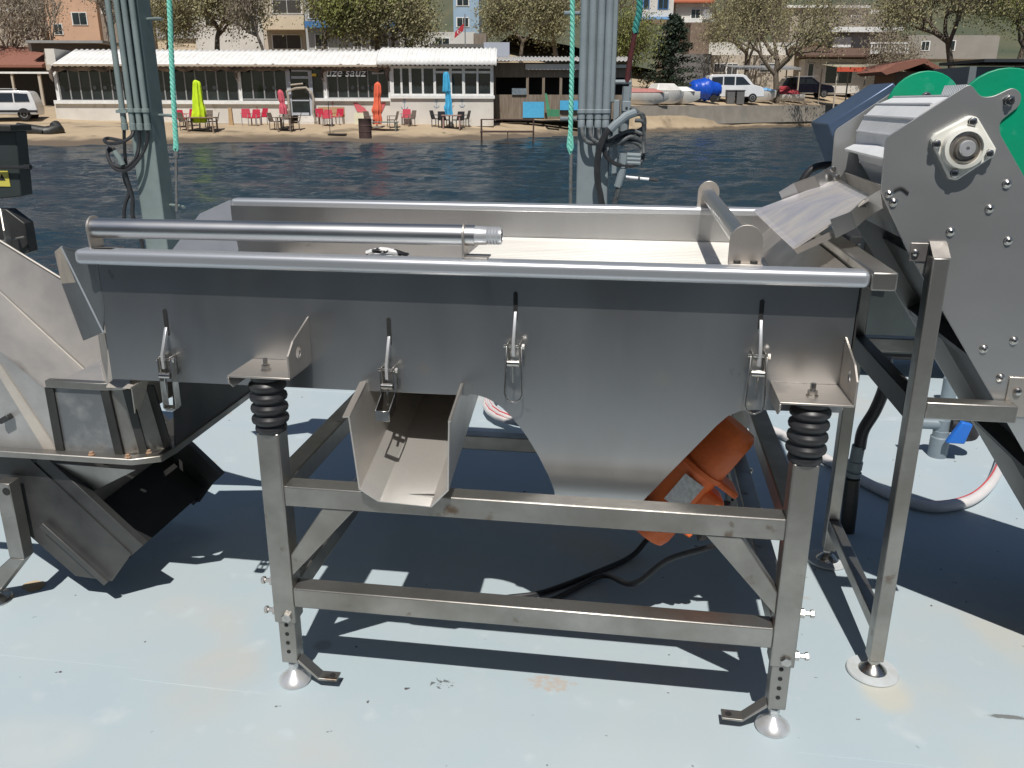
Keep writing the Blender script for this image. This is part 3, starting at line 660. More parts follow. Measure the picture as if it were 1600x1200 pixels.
for y in (.2712, YF+.0112):
    b = MB(); b.box(1.5925, 1.80, y, y+.043, .748, .791); b.build('horizontal_beam', STEEL2, IC, bevel=.003)
b = MB(); q = P(1576, 625, y=.3); b.box(q.x, q.x+.09, .3155, .3185, .75, .85); b2 = b.build('beam_bracket', STEELW, IC, bevel=.001)
q = P(1590, 612, y=.314); b = MB(); b.lathe(q, (0, -1, 0), [(.010, 0), (.010, .003), (.007, .007), (.003, .008)], 16); b.build('dome_bolt', CHROME, b2)
for z0, z1 in ((.735, .80), (.125, .165)):
    b = MB(); b.box(1.5555, 1.5915, .3155, YF+.0095, z0, z1); b.build('side_beam', STEEL2 if z0 < .5 else DARKST, IC, bevel=.003)

# dark machine standing behind the gap
hy = thing('hydraulic_cabinet', 'black hydraulic cabinet on short legs behind the right conveyor', 'cabinet', (2.4, 3.2, 0))
b = MB(); b.box(2.02, 2.80, 3.0, 3.4, .12, .80); cb_ = b.build('cabinet_body', BLACKM, hy, bevel=.01)
b = MB(); b.box(2.06, 2.76, 2.985, 2.9995, .16, .76); b.build('door', PAINTD, hy, bevel=.003)
for x in (2.04, 2.73):
    for y in (3.02, 3.33): b = MB(); b.box(x, x+.05, y, y+.05, 0.001, .1195); b.build('leg', BLACKM, hy, bevel=.003)
b = MB(); b.tube([P(1352, 442, y=2.97), P(1385, 447, y=2.97)], .022, 10); b.build('pipe_fitting', DARKST, hy)

# ================================================================== LEFT CONVEYOR (takes the graded product away)
LC = thing('discharge_conveyor', 'worn steel conveyor with hopper under the left end of the screening table', 'conveyor', (-1.0, .55, 0))
du = Vector((-.70, 0, .714))
DIRTSHADE = mat('dirty_shaded_steel', (.055, .056, .058), (.12, .12, .118), rough=.5, metal=.7, scale=4, rvar=.08, detail=9)  # dark for dirt on the near plate, with the far strips' shade coloured in
NP = [(-.585, .178), (-.663, .078), (-.784, .086), (-1.195, .494), (-.885, .494)]
for y in (.300, .848):
    b = MB(); b.prism([(x, y, z) for x, z in NP], (0, .004, 0)); b.build('side_plate', DIRTSHADE, LC)
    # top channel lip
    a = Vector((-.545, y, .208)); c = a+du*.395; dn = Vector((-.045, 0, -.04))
    b = MB(); ys = y+.0045 if y < .5 else y-.0325; b.prism([a+dn+Vector((0, ys-y, 0)), a+Vector((0, ys-y, 0)), c+Vector((0, ys-y, 0)), c+dn+Vector((0, ys-y, 0))], (0, .028, 0)); b.build('top_channel', DIRTSHADE, LC, bevel=.002)
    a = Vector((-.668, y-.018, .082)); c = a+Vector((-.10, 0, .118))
    b = MB(); b.bar(a, a+du*.26, .02, .012, (0, 1, 0)); b.build('edge_flange', DIRTSHADE, LC, bevel=.0015)
a = Vector((-.62, .333, .14)); b = MB(); b.prism([a, a+Vector((-.06, 0, -.045)), a+Vector((-.06, 0, -.045))+du*.5, a+du*.45], (0, .482, 0)); b.build('conveyor_belt', BLACKM, LC)  # matte black block, the shade inside the mouth put into its colour
INL0 = mat('bright_edge', (.62, .58, .52), rough=.4, metal=.5, scale=20)
SLIDE = mat('slide_steel', (.47, .45, .425), (.34, .335, .335), rough=.42, metal=.45, scale=4, rvar=.08, bump=.05, bscale=20, detail=9)
add_stain(SLIDE, (.22, .20, .19), 2.1, .60, .66, loc=(4, 0, 2))
# hopper flange ring
def ring_bar(p, q, w=.03, h=.02): b = MB(); b.bar(p, q, w, h); return b
c1_, c2_, c3_, c4_ = P(205, 722, y=.25), P(237, 716, y=.275), P(257, 698, y=.33), Vector((-.43, .89, .51))
b = MB(); z = .507
loop = [(-1.45, .25), (c1_.x, .25), (c1_.x+.07, .285), (-.425, .35), (-.425, .89), (-1.45, .89)]
inn = [(-1.45, .285), (c1_.x-.01, .285), (c1_.x+.045, .315), (-.455, .365), (-.455, .86), (-1.45, .86)]
vs = []; fs = []
for (x, y), (x2, y2) in zip(loop, inn): vs += [(x, y, z-.011), (x, y, z+.009), (x2, y2, z-.011), (x2, y2, z+.009)]
for k in range(5): a, c = 4*k, 4*k+4; fs += [(a, a+1, c+1, c), (a+2, c+2, c+3, a+3), (a+1, a+3, c+3, c+1), (a, c, c+2, a+2)]
b.add(vs, fs); fl = b.build('hopper_flange', STEEL2, LC, bevel=.003)
# cone under the flange
b = MB(); b.sheet([P(15, 718, y=.312), P(212, 734, y=.312), P(147, 766, y=.345), P(60, 762, y=.345)], .003); b.build('hopper_cone', STEEL2, LC)
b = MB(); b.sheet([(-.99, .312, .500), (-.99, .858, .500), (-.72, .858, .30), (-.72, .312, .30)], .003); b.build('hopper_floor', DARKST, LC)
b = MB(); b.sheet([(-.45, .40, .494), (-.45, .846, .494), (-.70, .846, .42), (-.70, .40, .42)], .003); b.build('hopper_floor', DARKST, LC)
# window box of the hopper (four facets with flanged corners)
zt, zb = .709, .512
T_ = [(-.748, .285), (-.578, .285), (-.520, .300), (-.478, .345)]; Bt = [(-.748, .285), (-.563, .285), (-.497, .302), (-.450, .35)]
GLS = mat('scratched_panel', (.20, .21, .22), (.42, .42, .41), rough=.35, metal=.6, scale=11, detail=10, contrast=(.45, .75))
for k in range(3):
    b = MB(); b.sheet([(*Bt[k], zb), (*Bt[k+1], zb), (*T_[k+1], zt), (*T_[k], zt)], .003); b.build('window_panel' if k == 0 else 'hopper_panel', GLS if k == 0 else STEEL2, LC)
for k in range(4):
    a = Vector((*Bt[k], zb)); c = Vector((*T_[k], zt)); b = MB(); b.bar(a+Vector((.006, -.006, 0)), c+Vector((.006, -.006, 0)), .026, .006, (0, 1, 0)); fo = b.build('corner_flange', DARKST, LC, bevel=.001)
b = MB(); b.tube([(*T_[0], zt+.006), (*T_[1], zt+.006), (*T_[2], zt+.006), (*T_[3], zt+.006)], .0001, 4) if False else None
b = MB()
vs = []; fs = []
for (x, y) in T_: vs += [(x, y-.012, zt), (x, y-.012, zt+.022), (x, y+.012, zt), (x, y+.012, zt+.022)]
for k in range(3): a, c = 4*k, 4*k+4; fs += [(a, a+1, c+1, c), (a+2, c+2, c+3, a+3), (a+1, a+3, c+3, c+1), (a, c, c+2, a+2)]
fs += [(0, 2, 3, 1), (12, 13, 15, 14)]
b.add(vs, fs); b.build('top_flange', STEEL2, LC, bevel=.002)
RB_ = mat('rusty_bolt', (.45, .22, .10), (.30, .25, .2), rough=.7, scale=50)
for u, v in ((143, 711), (200, 715), (233, 708)):
    q = P(u, v, z=.517); b = MB(); b.lathe(q, (0, 0, 1), [(.009, 0), (.009, .003), (.006, .004), (.006, .01)], 6); b.build('flange_bolt', RB_, fl)
# right wall, far wall, slide, near guard
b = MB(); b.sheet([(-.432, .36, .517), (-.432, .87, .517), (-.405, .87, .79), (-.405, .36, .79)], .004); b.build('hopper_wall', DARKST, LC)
b = MB(); fw_ = [P(-60, 338, y=.862), P(0, 377, y=.862), P(97, 437, y=.862), Vector((-.62, .862, .605)), Vector((-.45, .862, .517)), Vector((-.99, .862, .44)), P(0, 485, y=.862), P(-60, 440, y=.862)]
b.prism([(p_.x, .862, p_.z) for p_ in fw_], (0, .004, 0)); fg_ = b.build('far_guard', SLIDE, LC)
b = MB(); b.tube([P(-60, 338, y=.859), P(0, 376, y=.859), P(98, 436, y=.859)], .0035, 6); b.build('guard_edge', INL0, fg_)
b = MB(); b.tube([P(-60, 402, y=.856), P(156, 600, y=.856)], .003, 6); b.build('guard_weld', INL0, fg_)
b = MB(); s1, s2 = P(-60, 400, y=.86), P(160, 604, y=.86)
b.sheet([(s1.x, .860, s1.z), (s2.x, .860, s2.z), (s2.x, .305, s2.z), (s1.x, .305, s1.z)], .004); b.build('slide_plate', SLIDE, LC)
b = MB(); ng_ = [P(-60, 500, y=.30), P(0, 548, y=.30), P(74, 610, y=.30), P(91, 704, y=.30), P(-60, 692, y=.30)]
b.prism([(p_.x, .2985, p_.z) for p_ in ng_], (0, -.004, 0)); b.build('near_guard', mat('pale_guard', (.50, .50, .495), (.36, .36, .355), rough=.42, metal=.5, scale=6, rvar=.08), LC)
b = MB(); b.sheet([(-.437, YW+.08, .86), (-.437, .80, .86), (-.505, .80, .62), (-.505, .30, .62)], .003); b.build('inlet_plate', mat('inlet_steel', (.66, .60, .52), (.52, .48, .44), rough=.45, metal=.4, scale=8), LC)
INL = bpy.data.materials['inlet_steel']
b = MB(); b.sheet([P(176, 591, z=.748), P(222, 596, z=.748), P(206, 607, z=.748), P(166, 605, z=.748)], .003); b.build('inlet_ledge', INL, LC)
b = MB(); b.sheet([P(154, 523, y=.30), P(164, 520, y=.16), P(177, 591, y=.16), P(166, 604, y=.30)], .003); b.build('inlet_plate', INL, LC)
b = MB(); b.sheet([P(74, 604, y=.33), P(166, 604, y=.33), P(157, 562, y=.60), P(110, 592, y=.60)], .003); b.build('inlet_ledge', SLIDE, LC)
b = MB(); b.prism([(p_.x, .2935, p_.z) for p_ in (P(-10, 572, y=.29), P(0, 570, y=.29), P(89, 703, y=.29), P(70, 703, y=.29))], (0, -.006, 0)); b.build('guard_edge', INL, LC)
b = MB(); q = P(2, 658, y=.28); q2 = P(16, 650, y=.28); b.bar((q.x, .28, q.z), (q2.x, .28, q2.z), .022, .016); b.build('guard_latch', DIRTSHADE, LC, bevel=.003)
# leg and foot
b = MB(); q = P(30, 752, y=.262); q2 = P(45, 868, y=.262); b.box(q2.x-.048, q2.x, .24, .286, q2.z, q.z); lg = b.build('leg', STEEL2, LC, bevel=.003)
b = MB(); b.prism([(q2.x, .24, q2.z-.001), (q2.x-.048, .24, q2.z-.001), (-1.10, .24, .035), (-1.02, .24, .030)], (0, .046, 0)); b.build('foot_bar', STEEL2, lg, bevel=.003)
b = MB(); b.lathe((-1.045, .262, 0), (0, 0, 1), [(.05, .001), (.052, .005), (.048, .012), (.02, .02), (.012, .034)], 24); b.build('levelling_foot', CHROME, lg)
q = P(10, 768, y=.24); b = MB(); b.lathe((q.x, .2395, q.z), (0, -1, 0), [(.012, 0), (.012, .001)], 16); b.build('bolt_hole', BLACKM, lg)

# ---- control box at top left
EB = thing('electrical_box', 'dark painted electrical box with a yellow warning label at the left edge', 'electrical box', (-1.45, .9, 0))
ye = 1.0
tl, tr_, br_, bl = P(-70, 205, y=ye), P(24, 205, y=ye), P(34, 307, y=ye), P(-70, 318, y=ye)
b = MB(); b.prism([(p_.x, ye, p_.z) for p_ in (tl, tr_, br_, bl)], (0, .06, 0)); b.build('box_body', PAINTD, EB, bevel=.004)
b = MB(); c = P(26, 203, y=ye); b.box(tl.x-.02, c.x, ye-.03, ye+.08, tl.z+.001, tl.z+.022); b.build('lid', DARKST, EB, bevel=.003)
b = MB(); a, c = P(-14, 291, y=ye-.002), P(12, 267, y=ye-.002); b.box(a.x, c.x, ye-.0025, ye-.0005, a.z, c.z); yl = b.build('warning_label', mat('yellow_label', (.62, .55, .10), (.58, .52, .1), rough=.5), EB)
b = MB(); cx_, cz_ = (a.x+c.x)/2+.012, (a.z+c.z)/2+.004
b.prism([(cx_-.012, ye-.0035, cz_-.010), (cx_+.012, ye-.0035, cz_-.010), (cx_, ye-.0035, cz_+.012)], (0, .0008, 0)); b.build('warning_symbol', BLACKM, yl)
b = MB(); b.tube([P(-40, 262, y=ye-.02), P(46, 261, y=ye-.02)], .006, 10); b.tube([P(38, 261, y=ye-.02), P(48, 261, y=ye-.02)], .009, 10); b.build('latch_rod', BLACK, EB)
b = MB(); b.prism([(p_.x, ye+.02, p_.z) for p_ in (P(3, 328, y=ye), P(32, 350, y=ye), P(40, 396, y=ye), P(20, 402, y=ye), P(-70, 402, y=ye), P(-70, 328, y=ye))], (0, .05, 0)); b.build('lower_bracket', DARKST, EB, bevel=.003)
b = MB(); b.sheet([P(0, 326, y=ye-.05), P(14, 350, y=ye-.02), P(18, 380, y=ye-.02), P(12, 398, y=ye-.05), P(6, 360, y=ye-.1)], .004); b.build('steel_tab', STEELW, EB)
b = MB(); b.tube([P(-40, 385, y=ye-.06), P(38, 370, y=ye+.0)], .005, 8); b.build('tie_rod', CHROME, EB)
# bracket that carries it (leg down to the deck, out of frame)
b = MB(); b.box(bl.x+.0, bl.x+.06, ye+.08, ye+.14, 0, bl.z+.02); b.build('post', DARKST, EB, bevel=.003)

# ================================================================== MASTS AT THE DECK EDGE
def vtube(b, u, v0, v1, y, r, n=14):
    a = P(u, (v0+v1)/2, y=y); b.tube([(a.x, y, P(u, v1, y=y).z), (a.x, y, P(u, v0, y=y).z)], r, n)
YP = 3.62
A = P(216, 300, y=YP); C_ = P(251, 300, y=YP)
M1 = thing('steel_mast', 'grey green square steel mast at the left, with four vertical conduits', 'mast', ((A.x+C_.x)/2, YP+.08, 0))
wp = C_.x-A.x; b = MB(); b.box(A.x, C_.x, YP, YP+.16, .012, 3.6); b.build('post', PAINT, M1, bevel=.008, seg=3)
b = MB(); b.box(A.x-.05, C_.x+.05, YP-.05, YP+.21, .001, .012); b.build('base_plate', PAINT, M1)
xc = [P(u, 170, y=YP-.03).x for u in (191, 204, 215, 227)]
for i, x in enumerate(xc):
    z0 = P(204, 196, y=YP-.04).z
    b = MB(); b.tube([(x, YP-.03, z0), (x, YP-.03, 3.6)], .0185, 14); cnd = b.build('conduit', PAINT, M1)
    b = MB(); zc = P(204, 176, y=YP-.03).z; b.lathe((x, YP-.03, zc), (0, 0, 1), [(.021, 0), (.026, .003), (.026, .022), (.021, .025)], 14); b.lathe((x, YP-.03, z0-.03), (0, 0, 1), [(.014, 0), (.022, .002), (.022, .04), (.019, .042)], 10); split_build(b, 'pipe_coupling', PAINT, cnd)
b = MB(); zc = P(204, 174, y=YP).z; b.box(xc[0]-.03, A.x+.03, YP-.06, YP-.0525, zc-.01, zc+.01); b.build('pipe_clamp', PAINT, M1)
for v in (30, 180, 320):
    q = P(238 if v < 100 else (238 if v < 200 else 254), v, y=YP+.1); b = MB(); z_ = q.z
    b.tube(smooth_path([(C_.x-.003, YP+.1, z_), (C_.x+.09, YP+.06, z_), (C_.x+.14, YP+.03, z_-.005)], 5), .010, 10); b.build('rope_horn', PAINT, M1)
def hose(path, y, r, parent, name='hydraulic_hose', m_=BLACK):
    b = MB(); pts = [P(u, v, y=y+dy) for u, v, dy in path]; b.tube(smooth_path(pts, 7), r, 10); return b.build(name, m_, parent)
yh = YP-.03
hose([(194, 199, 0), (194, 215, 0), (195, 240, .02), (197, 258, .02)], yh, .011, M1)
hose([(209, 201, 0), (205, 213, -.03), (190, 222, -.06), (170, 224, -.06), (163, 219, -.02), (170, 216, .03), (190, 220, .04)], yh, .011, M1)
hose([(217, 201, 0), (218, 225, 0), (212, 248, -.03), (195, 262, -.05), (175, 256, -.04), (168, 240, 0), (172, 230, .03)], yh, .011, M1)
hose([(231, 201, 0), (229, 225, 0), (216, 250, -.04), (198, 266, -.07), (180, 264, -.06), (170, 250, -.02), (169, 238, .03), (180, 232, .05)], yh, .011, M1)
hose([(178, 236, -.06), (186, 245, -.06), (193, 262, -.05), (200, 285, -.04), (207, 310, -.02), (207, 335, 0), (213, 355, 0), (220, 372, 0), (225, 400, 0)], yh, .014, M1)
hose([(193, 262, 0), (195, 282, 0), (202, 300, 0), (197, 315, 0), (194, 330, 0), (194, 360, 0)], yh, .012, M1)
b = MB(); b.tube([P(179, 236, y=yh-.06), P(186, 246, y=yh-.06), P(192, 258, y=yh-.06)], .018, 10); b.build('hose_fitting', PAINT, M1)

YR2 = 3.50
A = P(900, 300, y=YR2); C_ = P(949, 300, y=YR2)
M2 = thing('steel_mast', 'grey square steel mast right of centre with a tangle of hoses', 'mast', ((A.x+C_.x)/2, YR2+.1, 0))
b = MB(); b.box(A.x, C_.x, YR2, YR2+.2, .012, 3.6); PAINT2 = mat('grey_mast_paint', (.225, .265, .285), (.19, .225, .24), rough=.5, scale=6, bump=.05, bscale=30); b.build('post', PAINT2, M2, bevel=.008, seg=3)
b = MB(); b.box(A.x-.05, C_.x+.05, YR2-.05, YR2+.25, .001, .012); b.build('base_plate', PAINT2, M2)
for i, u in enumerate((909, 922, 935, 947)):
    x = P(u, 170, y=YR2-.03).x; z0 = P(922, 186, y=YR2-.03).z
    b = MB(); b.tube([(x, YR2-.03, z0), (x, YR2-.03, 3.6)], .0225, 14); cnd = b.build('conduit', PAINT2, M2)
    b = MB(); zc = P(922, 174, y=YR2-.03).z; b.lathe((x, YR2-.03, zc-.012), (0, 0, 1), [(.024, 0), (.028, .003), (.028, .02), (.024, .024)], 14); b.lathe((x, YR2-.03, z0-.05), (0, 0, 1), [(.015, 0), (.021, .003), (.021, .045), (.018, .05)], 10); split_build(b, 'pipe_coupling', PAINT2, cnd)
b = MB(); a, c = P(955, 275, y=YR2-.01), P(968, 156, y=YR2-.01); b.box(a.x, c.x, YR2-.02, YR2+.16, a.z, c.z); b.build('side_plate', PAINT2, M2, bevel=.004)
x = P(956, 90, y=YR2-.01).x; b = MB(); b.box(x-.022, x+.025, YR2+.01, YR2+.06, P(956, 160, y=YR2).z, 3.6); b.build('conduit', PAINT2, M2, bevel=.005)
b = MB(); a, c = P(972, 174, y=YR2), P(986, 158, y=YR2); b.box(a.x, c.x, YR2-.03, YR2+.04, a.z, c.z); hb = b.build('valve_block', PAINT2, M2, bevel=.004)
b = MB(); b.lathe(P(979, 169, y=YR2-.031), (0, -1, 0), [(.008, 0), (.008, .001)], 12); b.build('port', BLACKM, hb)
b = MB(); b.tube([P(972, 160, y=YR2+.03), P(980, 160, y=YR2+.03)], .004) if False else b.tube([P(975, 205, y=YR2+.04), P(980, 135, y=YR2+.04)], .028, 10); b.build('valve_pipe', PAINT2, M2)
for v, u0_, u1_ in ((22, 882, 912), (185, 876, 905)):
    q = P((u0_+u1_)/2, v, y=YR2+.04); b = MB(); b.tube([(P(u0_, v, y=YR2).x, YR2-.03, q.z), (A.x-.01, YR2-.01, q.z), (A.x+.01, YR2+.05, q.z)], .011, 10); b.build('rope_horn', PAINT2, M2)
q = P(975, 128, y=YR2+.03); b = MB(); b.tube([(P(957, 128, y=YR2).x, YR2+.03, q.z), (P(986, 128, y=YR2).x, YR2+.03, q.z)], .013, 10); b.tube([(P(985, 128, y=YR2).x, YR2+.03, q.z), (P(985, 128, y=YR2).x, YR2+.03, q.z-.09)], .009, 8); b.build('rope_horn', PAINT2, M2)
yh = YR2-.04
H2 = mat('dusty_hose', (.03, .034, .036), (.10, .11, .115), rough=.6, scale=30)
hose([(909, 200, 0), (911, 212, -.02), (918, 222, -.03), (932, 224, -.03), (945, 222, -.03), (958, 216, 0), (985, 205, .02), (1004, 210, .02)], yh, .013, M2, m_=H2)
hose([(922, 200, 0), (924, 214, -.02), (932, 222, -.04), (948, 225, -.04), (965, 224, 0), (990, 222, .02), (1004, 232, .02), (1000, 243, .0)], yh, .013, M2, m_=H2)
hose([(935, 200, 0), (936, 214, -.02), (944, 224, -.04), (960, 226, -.02), (985, 214, .0), (1003, 222, .02), (1006, 240, .0)], yh, .013, M2, m_=H2)
hose([(947, 200, 0), (947, 212, -.02), (943, 230, -.05), (948, 245, -.05), (962, 256, -.03), (985, 259, 0), (1002, 254, 0)], yh, .013, M2, m_=BLACK)
hose([(990, 178, -.03), (975, 182, -.06), (958, 196, -.08), (945, 212, -.09), (936, 235, -.09), (933, 260, -.07), (934, 285, -.05), (938, 305, -.04), (944, 340, 0)], yh, .019, M2, m_=BLACK)
b = MB(); b.tube([P(992, 176, y=yh-.03), P(978, 181, y=yh-.06), P(962, 194, y=yh-.08), P(953, 203, y=yh-.085)], .024, 10); b.build('hose_fitting', PAINT2, M2)
hose([(990, 180, 0), (1002, 178, 0), (1007, 188, .02), (1004, 200, .03), (985, 210, .03), (962, 222, .0)], yh, .012, M2, m_=H2)
hose([(992, 188, 0), (1004, 190, 0), (1006, 205, .02), (990, 216, .03), (970, 226, .0)], yh, .012, M2, m_=H2)
hose([(985, 168, 0), (1003, 182, .0), (1006, 215, .02), (1005, 245, .03), (999, 256, .0)], yh, .011, M2, m_=H2)
b = MB(); 
for v in (242, 248, 254): b.tube([P(980, v, y=yh), P(1001, v+1, y=yh)], .014, 10)
b.tube([P(972, 262, y=yh), P(975, 240, y=yh)], .026, 10)
b.build('hose_manifold', PAINT2, M2)
hose([(973, 262, 0), (972, 272, 0), (967, 292, 0), (961, 315, 0), (957, 345, 0)], yh, .017, M2, m_=H2)
b = MB(); b.tube([P(973, 263, y=yh), P(970, 275, y=yh), P(965, 292, y=yh)], .023, 10); b.build('hose_fitting', PAINT2, M2)
b = MB(); b.tube([P(978, 276, y=yh), P(985, 277, y=yh)], .007, 8); b.tube([P(985, 277, y=yh), P(1014, 280, y=yh)], .008, 10); sg = b.build('signal_rod', WPLAST, M2)
b = MB(); b.tube([P(1014, 280, y=yh), P(1029, 282, y=yh)], .009, 10); b.build('rod_tip', BLACK, sg)
b = MB(); b.tube([P(997, 278.4, y=yh), P(1000, 278.7, y=yh)], .0085, 10); b.build('rod_band', BLACK, sg)

# ropes: three twisted strands in one mesh
def rope(name, label, path, y, r, m_=ROPE, parts=True):
    pts = smooth_path([P(u, v, y=y) for u, v in path], 20)
    t = thing(name, label, 'rope', pts[-1])
    # resample and twist
    b = MB(); N = len(pts); Lt = sum((pts[i+1]-pts[i]).length for i in range(N-1)); M_ = int(Lt/.014)
    cum = [0]
    for i in range(N-1): cum.append(cum[-1]+(pts[i+1]-pts[i]).length)
    def at(s):
        for i in range(N-1):
            if cum[i+1] >= s: return pts[i].lerp(pts[i+1], (s-cum[i])/(cum[i+1]-cum[i]+1e-9))
        return pts[-1]
    for st in range(3):
        path_ = []
        for k in range(M_+1):
            c = at(Lt*k/M_); a = 2*pi*(k*.014/.085+st/3); path_.append(c+Vector((cos(a), sin(a), 0))*r*.55)
        b.tube(path_, r*.62, 6)
    b.build('rope_strands', m_, t); return t
r1 = rope('mooring_rope', 'turquoise twisted rope hanging beside the left mast', [(262, -30), (265, 10), (268, 90), (272, 170), (275, 222), (276, 232)], YP-.0, .0155)
b = MB(); b.tube([P(273, 222, y=YP), P(272, 232, y=YP), P(275, 240, y=YP), P(278, 232, y=YP), P(277, 222, y=YP)], .008, 8); b.build('splice_eye', ROPE, r1)
b = MB(); b.tube([P(275, 236, y=YP), P(275, 246, y=YP)], .016, 10); b.tube([P(275, 246, y=YP), P(276, 330, y=YP)], .009, 10); b.tube([P(275, 262, y=YP), P(275, 270, y=YP)], .012, 6); b.build('turnbuckle', mat('galvanised', (.33, .33, .32), (.22, .2, .18), rough=.5, metal=.8, scale=30), r1)
r2 = rope('mooring_rope', 'turquoise twisted rope hanging on the left side of the right mast', [(894, -30), (894.5, 40), (893.5, 120), (892, 180), (891, 225), (891, 236)], YR2-.03, .0135)
b = MB(); b.tube([P(893, 190, y=YR2-.03), P(889, 212, y=YR2-.03), P(887, 228, y=YR2-.03), P(891, 242, y=YR2-.03), P(895, 230, y=YR2-.03), P(893.5, 212, y=YR2-.03)], .0085, 8); b.build('splice_eye', ROPE, r2)
b = MB(); b.tube([P(893, 240, y=YR2-.03), P(892, 256, y=YR2-.03), P(891, 345, y=YR2-.03)], .011, 10); b.build('turnbuckle', bpy.data.materials['galvanised'], r2)
r3 = rope('lashing_rope', 'short dark teal rope with a dark red strap hanging right of the right mast', [(1001, -30), (999, 15), (995, 35), (992, 52)], YR2+.03, .018, mat('dark_teal_rope', (.03, .20, .18), (.05, .28, .25), rough=.85, scale=100, bump=.5, bscale=200))
b = MB(); b.tube([P(992, 48, y=YR2+.03), P(990, 62, y=YR2+.03), P(984, 95, y=YR2+.03), P(980, 128, y=YR2+.03)], [.017, .014, .016, .017], 10); b.build('strap', mat('dark_red_strap', (.09, .012, .015), (.05, .01, .01), rough=.8, scale=40), r3)

# ================================================================== HOSES AND VALVE ON THE DECK
HW = mat('white_hose', (.72, .68, .66), (.62, .60, .60), rough=.4, scale=14, coat=.4); HR = mat('red_stripe', (.60, .09, .10), (.5, .08, .09), rough=.4, scale=14)
h = thing('water_hose', 'white hose with a red stripe curving on the deck behind the right conveyor leg', 'hose', P(1410, 780, z=0))
pts = smooth_path([P(u, v, z=.024) for u, v in ((1170, 660), (1225, 680), (1300, 722), (1350, 752), (1410, 780), (1460, 792), (1515, 782), (1550, 752), (1566, 715), (1572, 680), (1590, 655), (1640, 640))], 8)
b = MB(); b.tube(pts, .021, 14); b.build('hose_tube', HW, h)
b = MB(); b.tube([p_+Vector((-.006, .008, .0155)) for p_ in pts], .0055, 6); b.build('stripe', HR, h)
h = thing('water_hose', 'coil of white hose on the deck seen between the chute and the centre skirt', 'hose', P(800, 665, z=0))
c = P(850, 640, z=.02)
pts = [c + Vector(((.30-.02*k/24)*cos(a), (.30)*sin(a), .024+.018*(k/30))) for k in range(60) for a in [2*pi*k/24]]
b = MB(); b.tube(pts, .019, 12); b.build('hose_tube', HW, h)
b = MB(); b.tube([p_+Vector((0, -.010, .014)) for p_ in pts], .005, 6); b.build('stripe', HR, h)
# black hose with grey fitting standing behind the conveyor
yq = 1.12
h = thing('suction_hose', 'black hose with grey fittings standing on the deck behind the right legs', 'hose', P(1323, 835, z=0))
b = MB(); b.tube(smooth_path([P(1384, 560, y=yq), P(1383, 600, y=yq), P(1368, 640, y=yq), P(1349, 672, y=yq), P(1343, 700, y=yq)], 7), .021, 14); b.build('hose_tube', BLACK, h)
b = MB(); b.lathe(P(1332, 745, y=yq), P(1343, 690, y=yq)-P(1332, 745, y=yq), [(.021, 0), (.028, .004), (.028, .02), (.022, .022), (.024, .03), (.026, .032), (.026, .06), (.022, .065), (.022, .12)], 18); b.build('coupling', PAINT2, h)
b = MB(); b.tube([P(1332, 748, y=yq), P(1328, 790, y=yq), P(1322, 842, y=yq)], .026, 14); b.build('riser_pipe', DARKST, h)
# PVC valve
PVC = mat('grey_pvc', (.21, .26, .29), (.18, .22, .25), rough=.4, scale=8)
v0 = P(1464, 712, z=0)
vt = thing('water_valve', 'grey plastic pipe valve with a blue handle standing on the deck at the right', 'valve', v0)
b = MB(); b.lathe(v0, (0, 0, 1), [(.040, .0), (.040, .09), (.034, .095), (.034, .12), (.030, .122), (.030, .17)], 20); b.build('vertical_pipe', PVC, vt)
b = MB(); b.tube([v0+Vector((-.10, 0, .15)), v0+Vector((.0, 0, .15))], .026, 14); b.lathe(v0+Vector((-.10, 0, .15)), (-1, 0, 0), [(.02, 0), (.03, .002), (.03, .02), (.014, .022), (.014, .04)], 12); b.build('side_pipe', PVC, vt)
b = MB(); b.tube([v0+Vector((.03, 0, .15)), v0+Vector((.14, 0, .13))], .034, 14); b.lathe(v0+Vector((.10, 0, .14)), (.2, 0, -.9), [(.04, -.05), (.05, -.03), (.05, .03), (.04, .05)], 14); b.build('valve_body', BLACK, vt)
q = P(1501, 677, y=1.82); b = MB(); b.prism([q+Vector((-.05, 0, -.05)), q+Vector((.025, 0, -.05)), q+Vector((.045, 0, .04)), q+Vector((.0, 0, .05))], (0, .03, 0)); b.build('handle', mat('blue_handle', (.02, .16, .62), (.02, .14, .5), rough=.35), vt, bevel=.006, seg=3)
v1 = P(1480, 628, z=0); b = MB(); b.tube([v1+Vector((0, 0, 0)), v1+Vector((0, 0, .13))], .036, 16); pv = b.build('standpipe', PVC); tag(pv, 'thick grey plastic standpipe on the deck behind the water valve', 'pipe')
